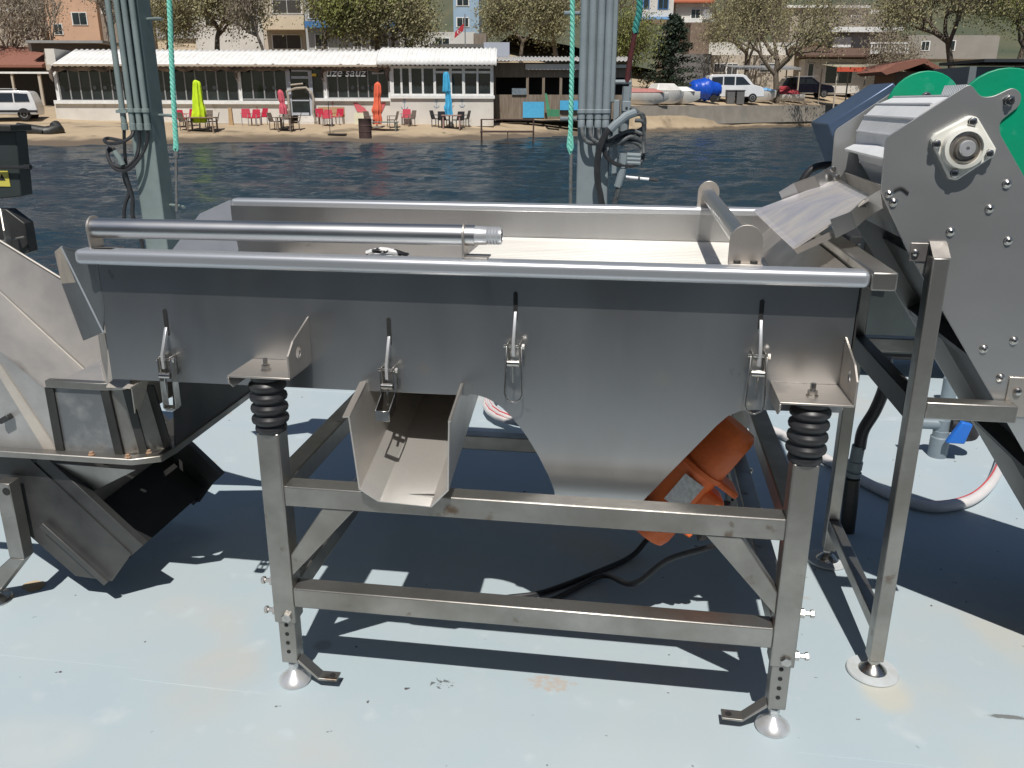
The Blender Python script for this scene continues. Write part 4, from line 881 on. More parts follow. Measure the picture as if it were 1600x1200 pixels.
# ================================================================== SHORE
def interp(x, tab):
    if x <= tab[0][0]: return tab[0][1]
    for (a, fa), (b_, fb) in zip(tab, tab[1:]):
        if x <= b_: return fa+(fb-fa)*(x-a)/(b_-a)
    return tab[-1][1]
def shoreD(v): return (CAM.z+.45)*FPX/(v-159.9)
_s = []
for u, v in ((-900, 232), (100, 223), (400, 218), (700, 216), (860, 209), (1000, 203), (1250, 193), (1500, 187), (2200, 180)):
    D = shoreD(v); _s.append((G(u, v, D)[0], D))
def shore(X): return interp(X, _s)
_w0 = (G(985, 182, 60)[0], 60.0); _w1 = (G(1300, 178, 79)[0], 79.0)
def wallD(X): return _w0[1]+(_w1[1]-_w0[1])*(X-_w0[0])/(_w1[0]-_w0[0])
def smooth(t): t = max(0, min(1, t)); return t*t*(3-2*t)
def ground(X, D):
    s = D-shore(X)
    z = interp(s, [(-12, -2.6), (-3, -.9), (0, -.45), (2, -.15), (4, .10), (6.5, .25), (11, .30), (17, .90), (30, 1.35), (60, 3.2), (110, 10), (220, 42), (420, 95)])
    if X > _w0[0]-1 and D > wallD(X)+.05: z = max(z, interp(D-wallD(X), [(0, .9), (.3, 1.25), (2, 1.42), (7, 2.1), (14, 2.35), (45, 3.4)]))
    if X > _w0[0]-1 and D <= wallD(X)+.05: z = max(z, -.45+.93*max(0, (D-shore(X))/(wallD(X)-shore(X)))**.8) if D > shore(X) else z
    return z
SAND = mat('beach_sand', (.46, .36, .24), (.38, .29, .19), rough=.9, scale=.8, bump=.5, bscale=6, contrast=(.3, .7))
add_stain(SAND, (.22, .17, .11), .35, .56, .66); add_stain(SAND, (.10, .11, .05), 1.4, .68, .74)
n = SAND.node_tree.nodes; L = SAND.node_tree.links; p = n['Principled BSDF']; src = p.inputs['Base Color'].links[0].from_socket
tc = n.new('ShaderNodeTexCoord'); sx_ = n.new('ShaderNodeSeparateXYZ'); L.new(tc.outputs['Object'], sx_.inputs[0])
nz = n.new('ShaderNodeTexNoise'); nz.inputs['Scale'].default_value = .7; nz.inputs['Detail'].default_value = 7; L.new(tc.outputs['Object'], nz.inputs['Vector'])
ma = n.new('ShaderNodeMath'); ma.operation = 'MULTIPLY_ADD'; ma.inputs[1].default_value = .45; L.new(nz.outputs[0], ma.inputs[0]); L.new(sx_.outputs[2], ma.inputs[2])
rp = n.new('ShaderNodeMapRange'); rp.inputs[1].default_value = .10; rp.inputs[2].default_value = -.06; L.new(ma.outputs[0], rp.inputs[0])
mx = n.new('ShaderNodeMix'); mx.data_type = 'RGBA'; mx.inputs[7].default_value = (.13, .10, .07, 1); L.new(rp.outputs[0], mx.inputs[0]); L.new(src, mx.inputs[6]); L.new(mx.outputs[2], p.inputs['Base Color'])
b = MB(bg=True)
xs = [-140+4*i for i in range(36)]; xs = [x/1.0 for x in xs if x < -30]+[-30+1.0*i for i in range(111)]+[84+6*i for i in range(14)]
ds = sorted([34+.8*i for i in range(80)]+[59.85, 60.30])+[99+4*i for i in range(25)]+[210+20*i for i in range(12)]
rr = random.Random(11)
vs = [(X, D, ground(X, D)+(rr.uniform(-.035, .035) if D < 95 else 0)+(.4*sin(X*.11)*cos(D*.07)*min(1, max(0, (D-110)/60))*6)) for D_ in ds for X in xs for D in [D_+max(0, min(45, wallD(X)-60))]]
nx = len(xs)
b.add(vs, [(j*nx+i, j*nx+i+1, (j+1)*nx+i+1, (j+1)*nx+i) for j in range(len(ds)-1) for i in range(nx-1)])
HILL = SAND
tag(b.build('ground', SAND, sharp=180), kind='structure')
# wooded hills beyond
b = MB(bg=True); xs = [-260+10*i for i in range(62)]; ds = [150+14*i for i in range(20)]
vs = [(X, D, interp(D, [(150, 4), (240, 34), (416, 95)]) + 5*sin(X*.045+1)+3*sin(X*.13+D*.05)+rr.uniform(-1.2, 1.2)) for D in ds for X in xs]; nx = len(xs)
b.add(vs, [(j*nx+i, j*nx+i+1, (j+1)*nx+i+1, (j+1)*nx+i) for j in range(len(ds)-1) for i in range(nx-1)])
tag(b.build('hills', mat('scrub_hillside', (.10, .10, .06), (.06, .075, .045), rough=.95, scale=.12, bump=1, bscale=.8), sharp=180), kind='structure')

WALLW = mat('white_render', (.66, .63, .58), (.58, .55, .50), rough=.8, scale=.9)
add_stain(WALLW, (.42, .36, .28), 1.6, .62, .75)
WHITEF = mat('white_frame', (.80, .80, .78), rough=.5, scale=4)
ROOFW = mat('white_corrugated', (.78, .775, .76), (.68, .665, .64), rough=.6, scale=1.2, stretch=(1, 1, 3))
GLASS = mat('dark_window_glass', (.012, .016, .018), (.03, .04, .042), rough=.08, scale=.8, spec=.6)
BROWNW = mat('weathered_wood', (.16, .12, .085), (.24, .20, .16), rough=.85, scale=3, stretch=(3, 3, .4))
AWN = mat('rolled_awning', (.22, .17, .14), (.05, .04, .04), rough=.9, scale=2.5)
GREYM = mat('grey_metal_frame', (.30, .30, .30), rough=.5, scale=4)
CONC = mat('concrete', (.36, .32, .27), (.28, .25, .21), rough=.9, scale=1.2, bump=.4, bscale=8)
TILE = mat('roof_tiles', (.20, .085, .06), (.28, .12, .08), rough=.85, scale=6, stretch=(1, 1, 6))
def thg(name, label, cat, u, v, D, group=None): X, z = G(u, v, D); return thing(name, label, cat, B(X, D, z), YAW, group)

# ---------------------------------------------------------------- restaurant
RD = 52.0
R_ = thg('beach_restaurant', 'long low white beachfront restaurant with corrugated white roof and dark windows', 'restaurant', 430, 193, RD)
def pane_group(parent, u0, v0, u1, v1, D, n, frame, fw_=.05, mull=None):
    f = MB(bg=True); vm = (v0+v1)/2; X0, X1 = G(u0, vm, D)[0], G(u1, vm, D)[0]; z1, z0 = G((u0+u1)/2, v0, D)[1], G((u0+u1)/2, v1, D)[1]
    for k in range(n+1):
        X = X0+(X1-X0)*k/n; w2 = fw_/2; f.box(X-w2, X+w2, D-.06, D, z0, z1)
    f.box(X0-fw_/2, X1+fw_/2, D-.07, D-.061, z1-.07, z1); f.box(X0-fw_/2, X1+fw_/2, D-.07, D-.061, z0, z0+.07)
    o = f.build('window', frame, parent)
    g = MB(bg=True); g.box(X0, X1, D-.02, D-.005, z0+.01, z1-.01); g.build('pane', GLASS, o); return o
b = MB(bg=True); b.pbox(88, 162, 452, 200, RD, .25); b.pbox(491, 158, 612, 198, RD, .25); wl = b.build('lower_wall', WALLW, R_)
b = MB(bg=True); b.pbox(610, 153, 771, 197, RD-.3, .4); b.build('lower_wall', WALLW, R_)
b = MB(bg=True); b.pbox(90, 100, 770, 196, RD+.6, 5.0); b.build('wall', mat('shaded_interior', (.05, .05, .05), rough=.8), R_)
b = MB(bg=True)
b.pbox(84, 157, 452, 162.5, RD-.15, .35); b.pbox(490, 153.5, 610, 158, RD-.15, .35); b.pbox(610, 149, 773, 154, RD-.42, .35); b.build('window_sill', WHITEF, R_)
pane_group(R_, 93, 106, 372, 158, RD+.1, 17, GREYM, .07)
pane_group(R_, 377, 106, 448, 156, RD+.1, 4, GREYM, .07)
pane_group(R_, 512, 105, 607, 154, RD+.1, 6, GREYM, .07)
pane_group(R_, 488, 105, 505, 155, RD+.1, 1, GREYM, .05)
b = MB(bg=True)
for u in (88, 374.5, 450, 508, 609): b.pbox(u-2.5, 103, u+2.5, 160, RD-.02, .12)
split_build(b, 'window_post', WHITEF, R_)
# white framed right part
f = MB(bg=True)
for u0, u1 in ((609, 615), (625.5, 628.5), (639, 643), (659, 662), (677, 681), (702, 706), (722, 726.5), (744.5, 747.5), (766, 771)): f.pbox(u0, 104, u1, 150, RD-.35, .12)
f.pbox(609, 103, 771, 107, RD-.36, .12); f.pbox(681, 111, 766, 114.5, RD-.34, .1); f.pbox(609, 146.5, 771, 149.5, RD-.36, .12)
wf = f.build('window_frame', WHITEF, R_); b = MB(bg=True); b.pbox(612, 105, 768, 148, RD-.22, .02); b.build('pane', GLASS, wf)
# door
b = MB(bg=True); b.pbox(449, 110, 455, 181, RD-.06, .1); b.pbox(483, 110, 489, 181, RD-.06, .1); b.pbox(455, 119, 483, 123, RD-.05, .08); b.pbox(455, 109, 483, 112, RD-.05, .08); b.pbox(456, 156, 483, 158, RD-.04, .06); b.pbox(456, 176, 483, 180, RD-.04, .06)
dr = b.build('door', mat('door_frame', (.45, .47, .52), rough=.5), R_); b = MB(bg=True); b.pbox(455, 112, 483, 178, RD-.0, .04); b.build('pane', GLASS, dr)
b = MB(bg=True)
for k in range(3): b.pbox(466-k*.3, 181+k*4.3, 491, 185.3+k*4.3, RD-.3-k*.3, .3+k*.3)
b.build('steps', WALLW, R_)
b = MB(bg=True); pts = [G(u, v, RD-.25) for u, v in ((453, 193), (452, 170), (450, 150), (448, 143), (462, 138), (478, 137), (487, 145), (490, 155), (489, 175), (494, 194))]
b.tube([(x, RD-.25, z) for x, z in pts[:5]], .07, 7); b.tube([(x, RD-.25, z) for x, z in pts[4:]], .07, 7); b.tube([(G(456, 133, RD)[0], RD-.25, G(456, 133, RD)[1]), (G(475, 131, RD)[0], RD-.25, G(475, 131, RD)[1])], .06, 6)
b.build('driftwood_arch', mat('driftwood', (.30, .26, .21), (.42, .38, .32), rough=.9, scale=5), R_)
# corrugated roof: sheets with ribs running down the slope
def corr(u0, v0, u1, v1, Dlow, Dhigh, n, curve=0):
    X0, zh = G(u0, v0, Dhigh); X1, _ = G(u1, v0, Dhigh); Xl0, zl = G(u0, v1, Dlow); Xl1, _ = G(u1, v1, Dlow)
    b = MB(bg=True); vs = []; fs = []; rows = 6
    for i in range(n*4+1):
        t = i/(n*4); rib = .06*(1 if i % 4 in (1, 2) else 0)
        for r in range(rows+1):
            s_ = r/rows; a = s_*pi/2
            D = Dlow+(Dhigh-Dlow)*(1-cos(a) if curve else s_); z = zl+(zh-zl)*(sin(a) if curve else s_)
            vs.append((Xl0+(Xl1-Xl0)*t + ((X0-Xl0)*(1-t)+(X1-Xl1)*t)*s_*0, D, z+rib))
    R1 = rows+1
    for i in range(n*4):
        for r in range(rows): a = i*R1+r; fs.append((a, a+1, a+R1+1, a+R1))
    b.add(vs, fs, False); o = b
    return b
o = corr(78, 78, 612, 103, RD-.6, RD+2.6, 60, 0).build('roof', ROOFW, R_, sharp=15)
so_ = o.modifiers.new('t', 'SOLIDIFY'); so_.thickness = .04
o = corr(588, 76, 776, 102, RD-.9, RD+2.4, 26, 1).build('roof', ROOFW, R_, sharp=15); so_ = o.modifiers.new('t', 'SOLIDIFY'); so_.thickness = .04
b = MB(bg=True); b.pbox(71, 76, 86, 101, RD+.5, 2); b.build('parapet', WALLW, R_)
b = MB(bg=True)
for (u0, u1) in ((82, 372), (372, 446), (505, 607)):
    n_ = int((u1-u0)/9); pts = []
    for k in range(n_+1):
        x, z = G(u0+(u1-u0)*k/n_, 106+1.2*sin(k*1.7), RD-.3); pts.append((x, RD-.3, z))
    b.tube(pts, [.16+.05*sin(k*2.3) for k in range(n_+1)], 8)
b.pbox(446, 103, 506, 108, RD-.2, .3)
b.build('rolled_awning', AWN, R_)
for u in (82, 371, 505, 607):
    b = MB(bg=True); pts = [G(u+2, 107, RD-.3), G(u-3, 113, RD-.3), G(u-2, 121, RD-.3), G(u+1, 127, RD-.3)]; b.tube([(x, RD-.3, z) for x, z in pts], [.14, .12, .09, .04], 8); b.build('awning_end', AWN, R_)
b = MB(bg=True); b.pbox(82, 100.5, 607, 103.5, RD-.75, .1); b.build('gutter', mat('beige_gutter', (.45, .38, .30), rough=.8), R_)
# lettering on the window
def text(body, X, D, z, size, mat_, parent, name='lettering', shear=0, sx=1):
    cu = bpy.data.curves.new('t', 'FONT'); cu.body = body; cu.size = size; cu.extrude = .004; cu.shear = shear; cu.align_x = 'LEFT'
    to = bpy.data.objects.new('t', cu); COL.objects.link(to); bpy.context.view_layer.update()
    me = bpy.data.meshes.new_from_object(to.evaluated_get(bpy.context.evaluated_depsgraph_get()))
    bpy.data.objects.remove(to); bpy.data.curves.remove(cu)
    inv = parent.matrix_world.inverted()
    for v in me.vertices: c = v.co.copy(); v.co = inv @ B(X+c.x*sx, D-c.z, z+c.y)
    me.materials.clear(); me.materials.append(mat_); o = bpy.data.objects.new(name, me); COL.objects.link(o); o.parent = parent; o.matrix_world = parent.matrix_world.copy(); return o
LET = mat('white_lettering', (.80, .80, .80), rough=.6)
x, z = G(511, 119.5, RD)
for w_, u_ in (('uze', 511), ('sauz', 541)): x, _ = G(u_, 119.5, RD); text(w_, x, RD-.45, z, .62, LET, R_, shear=.25, sx=1.1)
b = MB(bg=True); b.pbox(581, 113, 590, 116, RD-.1, .02); b.pbox(591, 113.4, 600, 115.5, RD-.1, .02); b.build('window_sticker', mat('grey_sticker', (.5, .5, .52), rough=.6), R_)
for k, u in enumerate((148, 164, 180, 319, 335, 413.5, 428, 551, 567, 583)):
    x, z = G(u, 137, RD+.02); b = MB(bg=True); b.lathe((0, 0, 0), (0, 0, 1), [(.001, 0)], 3) if False else None
    b.add([(x+.11*cos(2*pi*i/12), RD+.03, z+.11*sin(2*pi*i/12)) for i in range(12)], [tuple(range(12))]); b.build('round_sticker', mat('round_sticker', (.14, .16, .17), rough=.6) if k == 0 else bpy.data.materials['round_sticker'], R_)
b = MB(bg=True); b.pbox(487, 115, 494, 119, RD-.1, .03); b.build('yellow_sign', mat('yellow_sign', (.75, .5, .05), rough=.6), R_)
b = MB(bg=True); b.pbox(540, 141, 572, 143.5, RD-.02, .03); b.build('window_reflection_strip', LET, R_) if False else None
# painted anchors and a red fish on the wall
def anchor(u, v, D, s, m_):
    x, z = G(u, v, D); b = MB(bg=True)
    b.box(x-.02*s, x+.02*s, D-.008, D-.001, z-.28*s, z+.22*s); b.box(x-.10*s, x+.10*s, D-.012, D-.0085, z+.10*s, z+.14*s)
    pts = [(x+.19*s*cos(radians(a)), D-.015, z-.09*s+.19*s*sin(radians(a))) for a in range(190, 351, 16)]; b.tube(pts, .015*s, 4)
    b.tube([(x+.05*s*cos(radians(a)), D-.015, z+.27*s+.05*s*sin(radians(a))) for a in range(0, 361, 45)], .012*s, 4)
    b.build('painted_anchor', m_, R_)
AB = mat('faded_blue', (.22, .32, .42), rough=.8); AR = mat('faded_red', (.55, .16, .15), rough=.8)
anchor(632, 163, RD-.3, 1.0, AB); anchor(682, 162, RD-.3, .8, AB); anchor(722, 161, RD-.3, .8, AB); anchor(706, 162, RD-.3, .6, AR); anchor(520, 164, RD, .8, AR); anchor(402, 171, RD, .5, AR)

# ---------------------------------------------------------------- generic building
def building(name, label, cat, u0, v0, u1, v1, D, depth, m_, wins=(), roof=None, roofm=None, extra=(), group=None, wm=None, fm=None):
    t = thg(name, label, cat, (u0+u1)/2, v1, D, group)
    b = MB(bg=True); b.pbox(u0, v0, u1, v1, D, depth); b.build('wall', m_, t)
    for (a, b0, c, d) in wins:
        b = MB(bg=True); b.pbox(a-1.2, b0-1.2, c+1.2, d+1.4, D-.06, .05); f = b.build('window', fm or WHITEF, t)
        b = MB(bg=True); n_ = 2 if c-a > 8 else 1
        for k in range(n_): w0 = a+(c-a)*k/n_; w1 = a+(c-a)*(k+1)/n_; b.pbox(w0+.4, b0, w1-.4, d, D-.085, .02)
        b.build('pane', wm or GLASS, f)
    if roof:
        a, b0, c, d, oh = roof
        X0, zt = G(a, b0, D); X1, _ = G(c, b0, D); _, zl = G(a, d, D)
        b = MB(bg=True); b.prism([(X0, D-oh, zl), (X0, D-oh, zl+.15), (X0, D+depth*.5, zt+.6), (X0, D+depth+.3, zl+.15), (X0, D+depth+.3, zl)], (X1-X0, 0, 0)); b.build('roof', roofm or TILE, t)
    for (a, b0, c, d, dd, th, mm, nm) in extra:
        b = MB(bg=True); b.pbox(a, b0, c, d, D+dd, th); b.build(nm, mm, t)
    return t
def pm(name, c, c2=None): M = mat(name, c, c2 or tuple(x*.86 for x in c), rough=.85, scale=.5); return M
PEACH = pm('peach_render', (.58, .37, .25)); BEIGE = pm('beige_render', (.50, .44, .36)); LGREY = pm('light_grey_render', (.42, .42, .41)); CRM = pm('cream_render', (.62, .52, .38))
WHB = pm('white_building', (.62, .60, .56)); BLUEB = pm('pale_blue_render', (.30, .42, .54)); BROWNB = pm('brown_render', (.20, .145, .115)); DGREY = pm('dark_grey_wall', (.16, .155, .15)); BLUEP = pm('blue_band', (.06, .19, .42))
building('apartment_house', 'peach rendered apartment house behind the left mast', 'house', 70, -60, 150, 78, 78, 8, PEACH, [(113, 20, 135, 38), (85, 38, 97, 53), (80, -35, 100, -10)])
building('apartment_house', 'brownish grey apartment block joined to the right of the peach house', 'house', 150.5, -60, 182, 78, 78.5, 8, pm('taupe_render', (.30, .24, .19)), [(158, 0, 168, 20)])
building('apartment_house', 'pale stone house at the far left edge with an upper window', 'house', -80, -60, 60, 95, 80, 9, pm('stone_render', (.46, .40, .34)), [(18, -10, 38, 12), (-30, 20, -12, 40), (30, 40, 45, 60)], extra=[(-80, 14, 60, 17, -.8, .8, WHITEF, 'balcony_slab')])
building('lean_to_roof', 'low flat roofed lean-to between the peach house and the restaurant', 'shed', 44, 66, 152, 80, 62, 3, mat('leanto_dark', (.10, .08, .07), rough=.9), extra=[(40, 63, 160, 67, -.6, 4, GREYM, 'roof'), (70, 80, 100, 110, 0, 3, BEIGE, 'wall')])
building('market_hall', 'dark open shed with red tiled roof behind the white van', 'shed', -60, 104, 84, 168, 63, 5, mat('shed_dark', (.03, .028, .025), rough=.9), roof=(-80, 84, 80, 106, 1.5), extra=[(-60, 112, 90, 115, -1.6, .2, WHITEF, 'fascia'), (62, 115, 66, 165, -1.5, .15, BEIGE, 'post'), (20, 115, 23, 165, -1.5, .15, BEIGE, 'post')])
building('apartment_house', 'grey apartment block between the left mast and the rope', 'house', 228, -60, 300, 60, 92, 8, LGREY, [(240, 5, 252, 20), (270, 5, 282, 20)])
building('apartment_house', 'pale grey house behind trees right of the turquoise rope', 'house', 300.5, -60, 408, 85, 88, 8, WHB, [(364, -6, 376, 18), (320, 20, 335, 40), (385, 30, 398, 48)])
building('apartment_house', 'cream apartment house with balconies left of the blue banded building', 'house', 408.5, -60, 474, 84, 76, 8, BEIGE, [(426, 0, 470, 20), (426, 55, 470, 76)], wm=mat('shadow_room', (.05, .045, .04), rough=.6), extra=[(410, 27, 475, 46, -1.1, 1.0, CRM, 'balcony'), (410, 22, 475, 23.2, -1.1, .05, GREYM, 'railing')])
building('apartment_house', 'grey apartment house with a blue painted band above the restaurant roof', 'house', 475, -60, 624, 84, 75, 8, LGREY, [(482, 0, 500, 28), (508, 0, 530, 28), (493, 54, 512, 76), (553, 56, 564, 76), (578, 54, 606, 76)], wm=mat('shadow_room2', (.07, .065, .06), rough=.6), extra=[(476, 33, 622, 43, -.9, .85, BLUEP, 'blue_band')])
building('house', 'small pale house behind the restaurant roof, below the red flag', 'house', 622, 50, 742, 84, 66, 6, WHB, [(632, 62, 645, 74), (680, 60, 702, 70)], extra=[(672, 68.5, 756, 74, -1.0, 4, DGREY, 'roof'), (740, 52, 760, 80, -.5, 3, BROWNW, 'annex')])
building('house', 'pale blue tower house behind the trees above the restaurant', 'house', 708, -60, 748, 62, 95, 8, BLUEB, [(714, 28, 732, 41), (714, -10, 732, 8)])
building('container_cabin', 'pale grey flat cabin between the restaurant roof and the wooden shack', 'cabin', 756, 66, 796, 94, 62, 3, pm('cabin_panel', (.45, .48, .55)))
# flag
FX, fz = G(727, 72, 60); fg = thing('flag', 'red flag with white crescent and star on a short pole above the restaurant roof', 'flag', B(FX, 60, fz), YAW)
b = MB(bg=True); b.tube([(FX, 60, fz), (FX, 60, G(727, 22, 60)[1])], .04, 8); b.build('flagpole', GREYM, fg)
q = [G(u, v, 60) for u, v in ((725, 36), (711, 50), (710, 60), (724, 48))]
b = MB(bg=True); b.prism([(x, 60, z) for x, z in q], (0, .02, 0)); ff = b.build('flag_cloth', mat('flag_red', (.50, .03, .04), rough=.8), fg)
cx_, cz_ = G(716.5, 50, 60); b = MB(bg=True)
b.prism([(cx_+.10*cos(radians(a)), 59.985, cz_+.10*sin(radians(a))) for a in range(50, 311, 20)]+[(cx_+.035+.08*cos(radians(a)), 59.985, cz_+.08*sin(radians(a))) for a in range(300, 59, -20)], (0, .01, 0))
b.prism([(cx_+.12+.05*cos(radians(90+72*k*2)), 59.985, cz_+.05*sin(radians(90+72*k*2))) for k in range(5)], (0, .01, 0)); b.build('crescent', WHITEF, ff)
# ---------------------------------------------------------------- wooden shack
SK = thg('wooden_shack', 'weathered wooden beach shack with corrugated grey roof and blue panels', 'shack', 875, 186, 55)
b = MB(bg=True); b.pbox(771, 98, 985, 121, 55, .12); b.pbox(771, 148, 985, 186, 55, .12)
for u in (771, 822, 847, 874, 921, 955, 982): b.pbox(u, 110, u+4, 186, 54.97, .18)
b.build('wall', BROWNW, SK); b = MB(bg=True); b.pbox(773, 100, 984, 185, 56.2, 4); b.build('interior', mat('shack_interior', (.018, .016, .014), rough=.9), SK)
o = corr(768, 89, 990, 95, 54.4, 57, 36).build('roof', mat('grey_corrugated', (.34, .33, .31), (.42, .41, .40), rough=.7, scale=2), SK, sharp=15); o.modifiers.new('t', 'SOLIDIFY').thickness = .04
for a, c in ((817, 850), (875, 906)):
    b = MB(bg=True); b.pbox(a, 159 if a < 850 else 157, c, 184 if a < 850 else 172, 54.8, .06); b.build('blue_panel', mat('blue_panel', (.08, .42, .70), (.07, .36, .62), rough=.6) if a == 817 else bpy.data.materials['blue_panel'], SK)
b = MB(bg=True); b.pbox(821, 100, 908, 109, 54.7, .12); b.pbox(940, 101, 985, 106, 54.7, .12); b.build('signboard', WALLW, SK)
b = MB(bg=True); b.pbox(800, 138, 823, 148, 54.9, .04); b.build('menu_board', mat('menu_board', (.10, .14, .17), (.2, .24, .27), rough=.6, scale=8), SK)
b = MB(bg=True); X, z = G(854, 181, 54); b.box(X-.25, X+.5, 53.9, 54.4, z-.1, z+.05); b.box(X+.0, X+.04, 54, 54.04, z, z+1.3)
b = MB(bg=True); X0, z0 = G(855, 182, 54.2); X1, z1 = G(874, 171, 54.2); b.box(X0, X1, 54, 54.5, z0, z1); x2, z2 = G(851, 146, 54.5); b.sheet([(x2, 54.3, z2), (x2+.12, 54.3, z2), (X0+.25, 54.1, z0), (X0, 54.1, z0)], .04); cb2 = b.build('green_boat_seat', mat('green_paint', (.05, .24, .12), rough=.7)); tag(cb2, 'green folding lounger leaning by the shack doorway', 'lounger')
# ---------------------------------------------------------------- right side buildings
building('house', 'white house with blue window frames at the top behind the right mast', 'house', 1002, -60, 1054, 30, 100, 7, WHB, [(1029, -8, 1044, 13), (1006, -5, 1014, 12)], fm=BLUEP, extra=[(1000, 26, 1056, 30, -.6, .6, mat('blue_edge', (.2, .4, .7), rough=.7), 'balcony_slab')])
building('house', 'white house with orange tiled roof above the dark conifer', 'house', 1055, 5, 1112, 60, 104, 8, WHB, [(1080, 15, 1094, 28)], roof=(1050, -8, 1116, 5, .8), roofm=mat('orange_tiles', (.45, .14, .07), rough=.8), extra=[(1055, 30, 1116, 35, -.5, .5, WHITEF, 'balcony_slab')])
q_ = G(1104, 23, 103); b = MB(bg=True); b.lathe((q_[0], 103, q_[1]), (0.3, -1, .35), [(.05, 0), (.35, .05), (.55, .16), (.56, .18), (.34, .08)], 20); tag(b.build('satellite_dish', GREYM), 'grey satellite dish on the wall of the white house with orange roof', 'satellite dish')
building('house', 'dark brown house wall right of the conifer', 'house', 1078, 35, 1114, 88, 96, 6, BROWNB)
building('terrace_house', 'long low beige house behind the blue tarp and the white pickup', 'house', 1040, 86, 1256, 145, 92, 6, BEIGE, [(1116, 100, 1134, 112), (1136, 100, 1152, 116), (1160, 118, 1168, 124), (1188, 100, 1216, 112)], wm=mat('garage_dark', (.06, .06, .06), rough=.7), extra=[(1108, 66, 1256, 86, 3, .3, WHB, 'parapet'), (1040, 84, 1110, 145, -.3, .28, DGREY, 'wall')])
building('terrace_house', 'white balcony house with brown tiled awning behind the dark car', 'house', 1256, 92, 1400, 146, 90, 7, WHB, [(1290, 100, 1332, 130), (1262, 100, 1270, 136)], roof=(1252, 78, 1382, 90, 1.6), roofm=mat('brown_roof', (.13, .075, .055), rough=.85), extra=[(1310, 52, 1400, 80, 2.5, 4, LGREY, 'upper_floor'), (1300, 42, 1412, 50, 1.5, 6, WHITEF, 'upper_roof'), (1302, 58, 1330, 74, 2.2, .1, WHITEF, 'shutter')])
bl_ = thg('balustrade', 'white balustrade on the terrace of the balcony house', 'balustrade', 1395, 88, 89)
b = MB(bg=True); b.pbox(1360, 66, 1420, 68.5, 88, .25); b.pbox(1360, 80, 1420, 84, 88, .25); b.build('rail', WHITEF, bl_)
b = MB(bg=True)
for k in range(14): b.pbox(1361+k*4.4, 68.5, 1363+k*4.4, 80, 88.05, .12)
b.build('balusters', WHITEF, bl_)
building('hill_house', 'pale terraced house high on the slope above the balcony house', 'house', 1235, 12, 1352, 66, 125, 8, pm('hill_beige', (.42, .37, .31)), [(1330, 25, 1345, 36), (1275, 30, 1290, 44)], extra=[(1230, 8, 1360, 12, -.6, 6, WHITEF, 'roof')])
building('hill_house', 'low grey stone house on the slope at the top right', 'house', 1418, 55, 1560, 92, 120, 8, pm('hill_grey', (.30, .28, .25)), [(1440, 65, 1452, 78), (1480, 64, 1492, 78)], extra=[(1360, 15, 1412, 22, 6, 5, WHITEF, 'roof')])
building('kiosk', 'small kiosk with brown gabled roof behind the green guard', 'kiosk', 1398, 112, 1474, 150, 70, 4, mat('kiosk_wood', (.26, .15, .09), rough=.8), [(1420, 118, 1455, 135)], wm=mat('kiosk_dark', (.03, .03, .03), rough=.7))
b = MB(bg=True); a = [G(u, v, 69.3) for u, v in ((1384, 117), (1376, 112), (1400, 99), (1444, 91), (1480, 112), (1470, 114), (1443, 99), (1420, 107))]
b.prism([(x, 69.2, z) for x, z in a], (0, 5, 0)); o = b.build('kiosk_roof', TILE); tag(o, 'brown gabled kiosk roof covering', 'roof'); 
kp = [o_ for o_ in bpy.data.objects if o_.name.startswith('kiosk') and o_.get('category') == 'kiosk'][0]
o.name = 'roof'; del o['label']; del o['category']; mw = kp.matrix_world.copy(); o.data.transform(mw.inverted()); o.parent = kp; o.matrix_world = mw
building('container_office', 'dark grey container office with black roof edge at the right margin', 'container', 1512, 104, 1720, 150, 58, 5, pm('container_wall', (.16, .18, .19)), extra=[(1538, 92, 1720, 97, -.8, 6, mat('black_roof', (.03, .035, .04), rough=.6), 'roof'), (1545, 112, 1720, 122, -.3, .25, WALLW, 'white_band')])

# canopies
def canopy(label, u0, v0, u1, v1, vb, D, depth, m_, valance, group=None):
    t = thg('canopy', label, 'canopy', (u0+u1)/2, vb, D)
    X0, zt = G(u0, v0, D); X1, _ = G(u1, v0, D); _, ze = G(u0, v1, D); _, z0 = G(u0, vb, D)
    b = MB(bg=True); b.sheet([(X0, D, zt), (X1, D, zt), (X1, D+depth, zt+.35), (X0, D+depth, zt+.35)], .05); b.build('cover', m_, t)
    b = MB(bg=True); b.box(X0, X1, D-.05, D-.01, ze, zt); b.build('valance', valance, t)
    for X in (X0+.1, (X0+X1)/2, X1-.1):
        for dd in (0.05, depth-.1): b = MB(bg=True); b.box(X-.05, X+.05, D+dd, D+dd+.1, min(z0, ground(X, D+dd)), zt); b.build('post', BEIGE, t)
REDC = mat('orange_red_cloth', (.62, .10, .05), rough=.8)
canopy('open canopy with orange red valance in front of the balcony house', 1308, 105, 1401, 112, 150, 76, 4, mat('canopy_cover', (.40, .35, .25), rough=.8), REDC)
canopy('grey corrugated carport roof behind the white pickup', 1147, 106, 1252, 109, 140, 82, 4, GREYM, GREYM)

